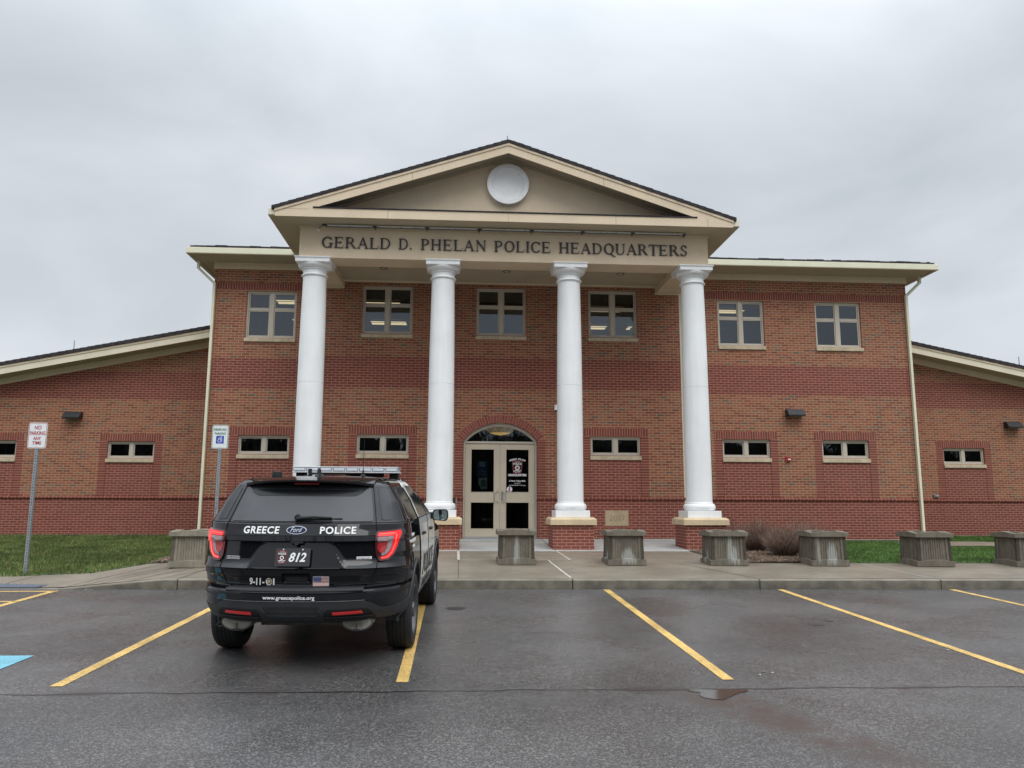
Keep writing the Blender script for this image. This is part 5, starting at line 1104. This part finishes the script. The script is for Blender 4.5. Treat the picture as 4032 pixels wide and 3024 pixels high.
# wheels
def wheel(x, y, s):
    R0 = .368; b = MB(); hw = .122
    prof = [(.245, -hw + .012), (.30, -hw - .004), (.345, -hw + .004), (R0 - .006, -hw + .022), (R0, -hw + .045), (R0, hw - .045), (R0 - .006, hw - .022), (.345, hw - .004), (.30, hw + .004), (.245, hw - .012)]
    n = 56; vs = []; fs = []
    for r, t in prof:
        for i in range(n): a = 2 * math.pi * i / n; vs.append((t, r * math.cos(a), r * math.sin(a)))
    for j in range(len(prof) - 1):
        for i in range(n): fs.append((j * n + i, j * n + (i + 1) % n, (j + 1) * n + (i + 1) % n, (j + 1) * n + i))
    for g in (-.06, -.02, .02, .06):       # tread grooves drawn as inset bands
        pass
    b.add(vs, fs); w_ = b.build('wheel', P_tyre, CAR, smooth=35); w_.location = (x, y, R0)
    g = MB()
    for t in (-.055, -.018, .018, .055):
        vs = []
        for i in range(n): a = 2 * math.pi * i / n; vs += [(t - .005, (R0 + .0015) * math.cos(a), (R0 + .0015) * math.sin(a)), (t + .005, (R0 + .0015) * math.cos(a), (R0 + .0015) * math.sin(a))]
        g.add(vs, [(2 * i, 2 * i + 1, (2 * i + 3) % (2 * n), (2 * i + 2) % (2 * n)) for i in range(n)])
    g.build('tread_groove', P_seam, w_, flip_fix=False)
    r = MB(); vs = []; fs = []; prof = [(.246, s * (hw - .014)), (.236, s * (hw - .004)), (.228, s * (hw - .012)), (.215, s * (hw - .06)), (.12, s * (hw - .035)), (.075, s * (hw - .028)), (.07, s * (hw - .008)), (.001, s * (hw - .004))]
    for rr, t in prof:
        for i in range(n): a = 2 * math.pi * i / n; vs.append((t, rr * math.cos(a), rr * math.sin(a)))
    for j in range(len(prof) - 1):
        for i in range(n): fs.append((j * n + i, j * n + (i + 1) % n, (j + 1) * n + (i + 1) % n, (j + 1) * n + i))
    r.add(vs, fs)
    r.add([(-s * (hw - .03), .23 * math.cos(2 * math.pi * i / n), .23 * math.sin(2 * math.pi * i / n)) for i in range(n)], [tuple(range(n))])
    r.build('rim', P_rim, w_, smooth=35)
    h = MB()
    for k in range(10):
        a = 2 * math.pi * k / 10; c = (.165 * math.cos(a), .165 * math.sin(a)); vs = [(s * (hw - .046), c[0] + .026 * math.cos(q), c[1] + .026 * math.sin(q)) for q in [2 * math.pi * i / 12 for i in range(12)]]; h.add(vs, [tuple(range(12))])
    h.build('rim_hole', P_seam, w_, flip_fix=False)
for s in (-1, 1): wheel(s * .836, 0, s); wheel(s * .836, 2.866, s)
# underbody, exhaust
b = MB(); b.box(-.72, .72, .35, 3.5, .27, .40); b.box(-.60, .60, -.78, .35, .36, .45); b.build('underbody', P_mat, CAR, bevel=.03)
P_muf = pm('aluminised_steel', (.25, .235, .20), .6, .35, 9, .4, 30, metal=.1)
for s in (-1, 1):
    b = MB(); vs = []; n = 28
    for k, yy in enumerate((-.90, -.88, -.60, -.58)):
        r = (.9, 1, 1, .9)[k]
        for i in range(n): a = 2 * math.pi * i / n; vs.append((s * .53 + .138 * r * math.cos(a), yy, .388 + .072 * r * math.sin(a)))
    b.add(vs, [(j * n + i, j * n + (i + 1) % n, (j + 1) * n + (i + 1) % n, (j + 1) * n + i) for j in range(3) for i in range(n)] + [tuple(range(n)), tuple(3 * n + i for i in range(n))]); mf = b.build('muffler', P_muf, CAR, smooth=35)
    b = MB(); b.tube([(s * .53 + .139 * math.cos(a), -.893, .388 + .073 * math.sin(a)) for a in [2 * math.pi * i / 28 for i in range(29)]], .005, 5, caps=False); b.box(s * .53 - .03, s * .53 + .03, -.905, -.895, .325, .332); b.box(s * .53 - .006, s * .53 + .006, -.905, -.898, .33, .38); b.build('seam', P_rim, mf)
    b = MB(); b.tube([(s * .66, -.95, .40), (s * .69, -.95, .37), (s * .665, -.95, .355), (s * .635, -.95, .365)], .008, 6); b.build('hanger', P_mat, CAR) if s < 0 else None
b = MB(); b.tube([(-.36, -.72, .355), (.36, -.72, .355)], .024, 12); b.build('exhaust_pipe', pm('pipe_rusty', (.09, .08, .065), .7, .4, 12), CAR, smooth=40)
# rear window glass, upper shade under the spoiler, seams
zg0, zg1 = 1.275, 1.612
gl_ = patch(rnd([(-.655, zg0), (.655, zg0), (.575, zg1), (-.575, zg1)], .03), rp, 'rear_window', P_dust, out=.006, inn=-.004, step=.07, stepz=.05)
patch(rnd([(-.45, 1.497), (.45, 1.497), (.52, 1.53), (.57, 1.61), (-.57, 1.61), (-.52, 1.53)], .03), rp, 'clear_shade_band', pm('shaded_glass', (.006, .007, .008), .25, 0, spec=.25), gl_, out=.0085, inn=.005, step=.07)  # clear of dust, and coloured near-black for the spoiler's reflection
def line(pts, name, fn=rp, w=.004, mat=P_seam, off=.0035, n=10, parent=None):
    b = MB(); P = []
    for (p, q) in zip(pts[:-1], pts[1:]):
        for k in range(n): t = k / n; P.append(fn(p[0] + (q[0] - p[0]) * t, p[1] + (q[1] - p[1]) * t, off))
    P.append(fn(*pts[-1], off)); b.tube(P, w, 5); return b.build(name, mat, parent or CAR)
for s in (-1, 1):
    line([(s * .60, 1.615), (s * .685, 1.262), (s * .71, 1.15), (s * .715, .87), (s * .66, .735), (s * .60, .70)], 'tailgate_gap')
line([(-.70, 1.262), (.70, 1.262)], 'glass_gap', n=20); line([(-.705, 1.151), (.705, 1.151)], 'trim_gap', n=20, w=.003); line([(-.61, .700), (.61, .700)], 'bumper_gap', n=20, w=.005)
for s in (-1, 1): line([(s * .70, 1.262), (s * .95, 1.262), (s * 1.3, 1.262)], 'quarter_gap', n=8, w=.003)
for s in (-1, 1): patch(rnd([(s * .735, 1.285), (s * .86, 1.285), (s * .775, 1.57), (s * .655, 1.57)], .02), rp, 'quarter_glass', P_glass, out=.005, inn=-.004, step=.05)
# bumper step pad and lower plastic
P_pad = pm('step_pad', (.035, .036, .038), .5, .1, 20)
b = MB(); n = 24; vs = []
for k in range(n + 1):
    x = -.60 + 1.20 * k / n; y = rear_pt(x, .68, 0)[1]
    vs += [(x, y + .11, .704), (x, y + .012, .702), (x, y - .004, .694), (x, y - .004, .684), (x, y + .02, .676)]
b.add(vs, [(5 * k + i, 5 * k + i + 1, 5 * k + 6 + i, 5 * k + 5 + i) for k in range(n) for i in range(4)]); b.build('bumper_step', P_pad, CAR, smooth=40)
low = [(-.62, .598), (.62, .598), (.70, .575), (.80, .525), (.92, .520), (1.10, .535), (1.33, .56), (1.36, .49), (1.30, .425), (.95, .415), (.7, .408), (.30, .402), (-.30, .402), (-.7, .408), (-.95, .415), (-1.30, .425), (-1.36, .49), (-1.33, .56), (-1.10, .535), (-.92, .520), (-.80, .525), (-.70, .575)]
lb = patch(rnd(low, .03, 2), rp, 'lower_bumper', P_plas, out=.010, inn=-.01, step=.05, stepz=.03)
line([(-.63, .600), (.63, .600)], 'edge', n=24, w=.005, off=.009, mat=P_plas, parent=lb)
for s in (-1, 1):
    patch(rnd([(s * .29, .53), (s * .66, .53), (s * .72, .47), (s * .74, .42), (s * .26, .42), (s * .27, .46)], .025), rp, 'bumper_recess', P_mat, lb, out=.0125, inn=.008, step=.05)
    patch(rnd([(s * .345, .478), (s * .615, .486), (s * .60, .512), (s * .35, .506)], .006), rp, 'reflector', P_refl, lb, out=.020, inn=.012, step=.05)
    patch(rnd([(s * .29, .462), (s * .70, .462), (s * .70, .452), (s * .29, .452)], .004), rp, 'recess_lip', P_plas, lb, out=.026, inn=.012, step=.05)
line([(-.27, .555), (-.215, .475), (.215, .475), (.27, .555)], 'valance_crease', off=.010, w=.005, mat=P_plas, parent=lb)
patch(rnd([(-.25, .556), (.25, .556), (.20, .484), (-.20, .484)], .01), rp, 'valance_panel', pm('bumper_plastic_low', (.020, .021, .024), .6, .1, 8), lb, out=.0125, inn=.008, step=.06)
line([(-.70, .640), (-1.0, .640), (-1.35, .66)], 'bumper_crease', off=.002, w=.003); line([(.70, .640), (1.0, .640), (1.35, .66)], 'bumper_crease', off=.002, w=.003)
# handle pocket in the tailgate
b = MB(); yy = rear_pt(0, .775)[1]; b.box(-.098, .098, yy - .004, yy + .03, .739, .806); b.build('tailgate_handle', P_mat, CAR, bevel=.012); line([(-.118, .737), (.118, .737), (.098, .752), (-.098, .752)], 'handle_lip', w=.003, mat=P_plas, off=.004)
b = MB(); b.box(-.055, .055, -1.03, -.985, 1.083, 1.100); b.tube([(0, -1.035, 1.083), (0, -1.03, 1.068)], .02, 12, .012); b.build('camera_housing', P_mat, CAR, bevel=.003)
b = MB(); y_ = rear_pt(.385, 1.126)[1]; b.tube([(.385, y_ - .006, 1.126), (.385, y_ + .01, 1.126)], .013, 14); b.build('lock_cap', P_mat, CAR)
# wiper
b = MB(); b.tube([rear_pt(-.03, 1.300, .035), rear_pt(.12, 1.312, .04), rear_pt(.28, 1.306, .03)], .016, 8, .008); b.tube([rear_pt(-.03, 1.288, .015), rear_pt(.37, 1.300, .015)], .006, 6); b.tube([rear_pt(-.03, 1.31, .0), rear_pt(-.03, 1.308, .045)], .028, 12, .02); b.build('wiper', P_mat, CAR)
# spoiler
b = MB(); n = 26; vs = []
for k in range(n + 1):
    u = -1 + 2 * k / n; x = .60 * u; e = abs(u) ** 4; zt_ = 1.678 - .022 * u * u; ye = -.775 + .085 * u * u + .09 * e; ze = 1.643 - .018 * u * u - .012 * e
    vs += [(x * 1.0, -.36, zt_ + .004), (x * 1.02, -.55, 1.668 - .02 * u * u), (x * 1.0, ye, ze), (x, ye + .004, ze - .016 - .012 * e), (x, ye + .07, ze - .030 - .02 * e), (x * .99, -.60, 1.612 - .02 * u * u)]
b.add(vs, [(6 * k + i, 6 * k + i + 1, 6 * k + 7 + i, 6 * k + 6 + i) for k in range(n) for i in range(5)] + [tuple(range(6)), tuple(6 * n + i for i in range(6))]); spl = b.build('spoiler', P_black, CAR, smooth=35)
b = MB(); b.box(-.115, .115, -.744, -.70, 1.603, 1.616); b.build('high_brake_lamp', pm('lamp_dark_red', (.11, .006, .008), .3, 0, coat=.6, emis=(.2, .0, .0), es=.10), spl, bevel=.003)
# tail lamps
for s in (-1, 1):
    q = lambda a, z: (s * a, z)
    outl = rnd([q(.695, 1.192), q(.87, 1.200), q(.97, 1.207), q(.985, 1.165), q(.925, 1.06), q(.875, .975), q(.815, .930), q(.725, .922), q(.690, .975), q(.680, 1.10)], .022)
    lamp = patch(outl, rp, 'tail_lamp', pm('lamp_case', (.06, .003, .006), .2, 0, coat=1.), out=.018, inn=-.01, step=.04, stepz=.04)
    # glowing C-shaped guide along top, outer and lower edge
    oc = [q(.705, 1.178), q(.87, 1.187), q(.95, 1.194), q(.96, 1.165), q(.905, 1.062), q(.858, .985), q(.805, .946), q(.735, .938), q(.74, .962), q(.79, .972), q(.825, 1.005), q(.856, 1.075), q(.872, 1.14), q(.862, 1.148), q(.705, 1.142)]
    patch(rnd(oc, .01), rp, 'light_guide', P_lred, lamp, out=.0225, inn=.017, step=.04, stepz=.04)
    line([q(.715, 1.163), q(.87, 1.169), q(.900, 1.152), q(.880, 1.075), q(.842, .998), q(.80, .958), q(.74, .951)], 'light_core', w=.0045, off=.023, mat=P_lhot, parent=lamp)
    patch(rnd([q(.705, 1.137), q(.860, 1.143), q(.866, 1.130), q(.848, 1.075), q(.816, 1.01), q(.785, .982), q(.742, .972), q(.742, .990), q(.775, 1.0), q(.795, 1.04), q(.805, 1.105), q(.705, 1.102)], .008), rp, 'clear_lens', P_lclr, lamp, out=.0225, inn=.017, step=.04)
    patch(rnd([q(.70, 1.096), q(.797, 1.098), q(.786, 1.04), q(.768, 1.004), q(.738, .992), q(.705, 1.02)], .012), rp, 'brake_lens', P_lred2, lamp, out=.0215, inn=.017, step=.04)
    line([q(.70, 1.0995), q(.802, 1.102), q(.790, 1.038), q(.770, 1.001), q(.74, .989)], 'lens_rib', w=.0025, off=.0235, mat=P_lclr, parent=lamp)
# plate with patch and number
pl = MB(); yp0 = -1.062
def plate_fn(u, v): z = .968 + v; return (u - .022, -1.066 + .24 * v * 1.0 + .0, z)
vs = [plate_fn(a, c) for a, c in rnd([(-.153, -.076), (.153, -.076), (.153, .076), (-.153, .076)], .012)]; nn_ = len(vs)
pl.add(vs + [(x, y + .008, z) for x, y, z in vs], [tuple(range(nn_)), tuple(range(2 * nn_ - 1, nn_ - 1, -1))] + [(i, (i + 1) % nn_, nn_ + (i + 1) % nn_, nn_ + i) for i in range(nn_)])
plate = pl.build('number_plate', pm('plate_black', (.022, .023, .026), .5, .1, 9), CAR)
pf = lambda u, v: (lambda p: (p[0], p[1] - .002, p[2]))(plate_fn(u, v))
badge(plate, lambda u, v: pf(-.092 + u, .002 + v), .082, .108); text('812', .105, P_dec, plate, lambda u, v: pf(.045 + u, -.036 + v), bold=.025, shear=.30, fit=.15, name='numeral')
b = MB()
for x, z in ((-.085, .066), (.085, .066)): p = pf(x, z); b.tube([(p[0], p[1] + .004, p[2]), (p[0], p[1] - .004, p[2])], .0065, 8)
b.build('bolt', P_dec, plate)
# lettering and emblems on the tailgate
def rt(x0, z0, off=.003): return lambda u, v: rear_pt(x0 + u, z0 + v, off)
text('GREECE', .085, P_dec, CAR, rt(-.333, 1.168), bold=.022, shear=.06, fit=.330, spacing=1.12); text('POLICE', .085, P_dec, CAR, rt(.350, 1.168), bold=.022, shear=.0, fit=.315, spacing=1.12)
text('9-11-', .085, P_dec, CAR, rt(-.345, .722), bold=.022, fit=.135); boxfn = [rear_pt(-.199 + a, .722 + c, .004) for a, c in ((0, 0), (.013, 0), (.013, .058), (0, .058))]; b = MB(); b.add(boxfn, [(0, 1, 2, 3)]); b.build('numeral', P_dec, CAR, flip_fix=False)
text('www.greecepolice.org', .043, P_dec, CAR, rt(-.022, .618), bold=.014, fit=.445, spacing=1.0)
b = MB(); P0 = [rear_pt(-.237 + .028 * math.cos(a), .751 + .030 * math.sin(a), .004) for a in [2 * math.pi * i / 24 for i in range(24)]]; b.add(P0, [tuple(range(24))]); em = b.build('emblem', P_dec, CAR, flip_fix=False)
b = MB(); P0 = [rear_pt(-.237 + .024 * math.cos(a), .751 + .026 * math.sin(a), .0048) for a in [2 * math.pi * i / 24 for i in range(24)]]; b.add(P0, [tuple(range(24))]); b.build('emblem_field', pm('emblem_brown', (.12, .08, .03), .5, .4, 60), em, flip_fix=False)
b = MB(); b.add([rear_pt(-.237 + x, .751 + z, .0055) for x, z in [(-.016, -.012), (-.012, .010), (.0, .018), (.012, .014), (.018, .004), (.010, .0), (.006, -.008), (-.004, -.016)]], [tuple(range(8))]); b.build('eagle_head', pm('emblem_cream', (.62, .56, .38), .5, .3, 90), em, flip_fix=False)
# flag
fx0, fz0, fw_, fh_ = .153, .716, .137, .080
b = MB()
for k in range(13):
    b.mi = 0 if k % 2 == 0 else 1; za, zb_ = fz0 + fh_ * k / 13, fz0 + fh_ * (k + 1) / 13
    b.add([rear_pt(fx0, za, .004), rear_pt(fx0 + fw_, za, .004), rear_pt(fx0 + fw_, zb_, .004), rear_pt(fx0, zb_, .004)], [(0, 1, 2, 3)])
flag = b.build('flag', [pm('flag_red', (.36, .07, .06), .5, 0), pm('flag_white', (.62, .55, .50), .5, 0)], CAR, flip_fix=False)
b = MB(); b.add([rear_pt(fx0 + u * fw_ * .5, fz0 + fh_ * (.455 + .545 * v), .0047) for u, v in ((0, 0), (1, 0), (1, 1), (0, 1))], [(0, 1, 2, 3)]); b.build('canton', pm('flag_blue', (.035, .06, .24), .5, 0), flag, flip_fix=False)
b = MB()
for r in range(5):
    for c in range(6): cx_, cz_ = fx0 + fw_ * (.04 + .077 * c + (.02 if r % 2 else 0)), fz0 + fh_ * (.51 + .105 * r); b.add([rear_pt(cx_ + .0022 * math.cos(a), cz_ + .0022 * math.sin(a), .0053) for a in (0, 1.57, 3.14, 4.71)], [(0, 1, 2, 3)])
b.build('stars', MATS['flag_white'], flag, flip_fix=False)
b = MB(); b.tube([rear_pt(fx0 + u * fw_, fz0 + v * fh_, .004) for u, v in ((0, 0), (1, 0), (1, 1), (0, 1), (0, 0))], .0018, 4); b.build('border', P_dec, flag)
# oval badge with script word
def oval(rx, rz, off, mat, name, par):
    b = MB(); P0 = [rear_pt(-.015 + rx * math.cos(a), 1.200 + rz * math.sin(a), off) for a in [2 * math.pi * i / 36 for i in range(36)]]; P1 = [rear_pt(-.015 + rx * math.cos(a), 1.200 + rz * math.sin(a), 0) for a in [2 * math.pi * i / 36 for i in range(36)]]
    b.add(P0 + P1, [tuple(range(36))] + [(i, (i + 1) % 36, 36 + (i + 1) % 36, 36 + i) for i in range(36)]); return b.build(name, mat, par, flip_fix=False)
ov = oval(.089, .036, .010, P_chr, 'oval_badge', CAR); oval(.083, .031, .0115, pm('badge_navy', (.008, .015, .05), .4, 0, spec=.2), 'badge_field', ov)
text('Ford', .058, P_chr, ov, rt(-.015, 1.183, .012), bold=.0, shear=.45, fit=.105, depth=.001, name='script')
for (xx, zz, ww, col, txt_, tc_) in ((-.585, .953, .135, P_mat, 'POLICE INTERCEPTOR', P_dec), (.590, .955, .135, P_dec, 'ECOBOOST', P_plas)):
    b = MB(); P0 = [rear_pt(xx + u * ww / 2, zz + v * .0115, .007) for u, v in ((-1, -1), (1, -1), (1, 1), (-1, 1))]; P1 = [rear_pt(xx + u * ww / 2, zz + v * .0115, -.002) for u, v in ((-1, -1), (1, -1), (1, 1), (-1, 1))]
    b.add(P0 + P1, [(0, 1, 2, 3)] + [(i, (i + 1) % 4, 4 + (i + 1) % 4, 4 + i) for i in range(4)]); bd = b.build('model_badge', col, CAR, flip_fix=False)
    if col is P_mat:
        b = MB(); P = [rear_pt(xx + u * ww / 2, zz + v * .0115, .008) for u, v in ((-1, -1), (1, -1), (1, 1), (-1, 1), (-1, -1))]; b.tube(P, .0016, 4); b.build('badge_rim', P_dec, bd)
    text(txt_, .016, tc_, bd, rt(xx, zz - .006, .008), bold=.0, fit=ww * .86, depth=.0006)
# sides: white doors, glass, handles, lettering
for s in (-1, 1):
    fn = sp_(s)
    wd = [(.58, 1.655), (.46, 1.60), (.38, 1.45), (.34, 1.262), (.36, 1.10), (.42, .92), (.50, .74), (.60, .56), (.68, .40), (2.26, .40), (2.30, .80), (2.27, 1.10), (2.03, 1.20), (1.88, 1.262), (1.24, 1.60), (1.08, 1.65)]
    door_ = patch(rnd(wd, .03), fn, 'side_doors', P_white, out=.005, inn=-.01, step=.08, stepz=.06)
    win_r = rnd([(.50, 1.272), (.56, 1.50), (.66, 1.592), (1.16, 1.595), (1.24, 1.56), (1.30, 1.272)], .03); win_f = rnd([(1.38, 1.272), (1.34, 1.50), (1.40, 1.49), (1.78, 1.30), (1.80, 1.272)], .02); win_q = rnd([(-.50, 1.275), (-.30, 1.56), (.26, 1.60), (.22, 1.50), (.18, 1.275)], .03)
    patch(win_r, fn, 'side_window', P_glass, door_, out=.008, inn=.002, step=.08); patch(win_f, fn, 'side_window', P_glass, door_, out=.008, inn=.002, step=.08); patch(win_q, fn, 'quarter_window', P_glass, out=.006, inn=-.004, step=.08)
    line([(1.28, 1.56), (1.34, 1.26), (1.37, .95), (1.36, .41)], 'door_gap', fn, w=.004, off=.0055, parent=door_); line([(.36, 1.262), (1.86, 1.262)], 'window_trim', fn, w=.007, off=.006, mat=P_mat, parent=door_)
    line([(.44, 1.58), (.36, 1.40), (.33, 1.25), (.35, 1.09), (.41, .91), (.49, .73), (.59, .55), (.67, .39)], 'door_gap', fn, w=.004, off=.004, parent=door_)
    sill_ = patch([(.56, .40), (2.32, .40), (2.34, .365), (.54, .365)], fn, 'sill', P_plas, out=.014, inn=-.01, step=.1)
    for y in (.66, 1.60):
        b = MB(); p = [Vector(side_pt(y + t, 1.085, o, s)) for t, o in ((-.09, .004), (-.06, .022), (.06, .024), (.09, .004))]; b.tube(p, .016, 8); q = Vector(side_pt(y, 1.085, .006, s)); b.build('door_handle', P_mat, door_, smooth=40)
    T1 = pm('door_lettering', (.055, .055, .055), .5, 0); sg = s
    def sf(y0, z0, off=.0065): return (lambda u, v: side_pt(y0 + u * sg, z0 + v, off, sg))
    def sfl(y0, z0, off=.0065): return (lambda u, v: side_pt(y0 + (u if sg > 0 else -u), z0 + v, off, sg))
    text('POLICE', .34, T1, door_, sfl(1.42, .62), bold=.0, fit=1.30); text('TOWN OF GREECE', .13, T1, door_, sfl(1.42, .48), bold=.0, fit=1.05)
    for wd_, z in (('INTEGRITY', 1.115), ('PROFESSIONALISM', 1.06), ('SERVICE', 1.005)): text(wd_, .040, P_dec, CAR, (lambda z: (lambda u, v: side_pt(-.36 + (u if sg > 0 else -u), z + v, .004, sg)))(z), bold=.01, fit=.040 * len(wd_) * .62, align='CENTER')
    b = MB(); c0 = [(-.42 + .075 * math.cos(a), .88 + .085 * math.sin(a)) for a in [2 * math.pi * i / 28 for i in range(29)]]
    if s > 0: line(c0, 'fuel_door', fn, w=.003, off=.003, n=1)
    # mirror
    b = MB(); x0, x1 = s * .985, s * 1.165; n = 9; vs = []
    prof = rnd([(.975, 1.17), (1.145, 1.155), (1.172, 1.20), (1.165, 1.285), (1.135, 1.305), (.985, 1.300), (.968, 1.25)], .025)
    b.prism([(s * a, c) for a, c in prof], 'y', 1.85, 1.93); b.prism([(s * (1.07 + (a - 1.07) * .86), 1.23 + (c - 1.23) * .82) for a, c in prof], 'y', 1.93, 1.985); mr_ = b.build('side_mirror', P_mat, CAR, bevel=.012)
    b = MB(); b.prism([(s * (1.07 + (a - 1.07) * .87), 1.23 + (c - 1.23) * .85) for a, c in prof], 'y', 1.845, 1.8495); b.build('mirror_glass', pm('mirror', (.55, .68, .68), .03, 0, metal=1.), mr_)
    b = MB(); b.box(min(s * .88, s * .99), max(s * .88, s * .99), 1.88, 1.96, 1.185, 1.265); b.build('mirror_arm', P_mat, mr_, bevel=.015)
# front glass and roof equipment
b = MB(); b.box(-.43, .43, 1.25, 1.30, 1.690, 1.735); b.box(-.60, -.50, 1.24, 1.40, 1.66, 1.738); b.box(.50, .60, 1.24, 1.40, 1.66, 1.738); b.build('light_bar_mount', P_mat, CAR, bevel=.006)
P_lens = pm('lens_clear', (.72, .75, .78), .2, .1, 60, coat=1.); P_lin = pm('lens_inner', (.45, .48, .54), .25, .3, 70, metal=.2)
b = MB(); b.box(-.62, .62, 1.14, 1.44, 1.738, 1.750); lbar = b.build('light_bar', pm('bar_base', (.6, .62, .64), .35, .05, 9), CAR, bevel=.004)
b = MB(); b.box(-.615, .615, 1.145, 1.435, 1.800, 1.810); b.build('cover', P_lens, lbar, bevel=.003)
for k in range(8):
    x0 = -.612 + k * .1535; x1 = x0 + .146; b = MB()
    b.box(x0, x1, 1.150, 1.42, 1.7505, 1.7995); b.build('module', P_lin, lbar, bevel=.008)
    b = MB(); b.box(x0 + .012, x1 - .012, 1.143, 1.1495, 1.762, 1.790); b.build('module_lens', P_lens, lbar, bevel=.004)
    if k: b = MB(); b.box(x0 - .0065, x0 - .0005, 1.141, 1.16, 1.750, 1.80); b.build('divider', P_dec, lbar)
b = MB(); b.prism([(-.38, 1.674), (-.20, 1.684), (-.24, 1.71), (-.285, 1.755), (-.315, 1.768), (-.335, 1.755), (-.345, 1.70)], 'x', .000, .028); b.lathe([(.055, 1.672), (.05, 1.69), (.03, 1.70)], .014, -.29, 16); fin = b.build('fin_antenna', P_mat, CAR, bevel=.010)
b = MB(); b.lathe([(.035, 1.690), (.034, 1.700), (.012, 1.71), (.009, 1.75), (.004, 1.77)], .345, .3, 14); b.tube([(.345, .3, 1.75), (.35, .3, 2.12)], .0032, 5, .0015); b.build('whip_antenna', P_mat, CAR)
b = MB(); b.lathe([(.05, 1.676), (.05, 1.71), (.044, 1.728), (.02, 1.734)], -.455, -.1, 18); b.build('antenna_puck', P_mat, CAR, smooth=40)
b = MB(); b.box(-.285, -.25, .5, .54, 1.69, 1.772); b.build('sensor', P_mat, CAR, bevel=.004)
for s in (-1, 1): b = MB(); b.tube([side_pt(y, 1.655, .0, s) for y in [-.35 + .12 * k for k in range(15)]], .012, 6); b.build('roof_rail', P_black, CAR, smooth=40)
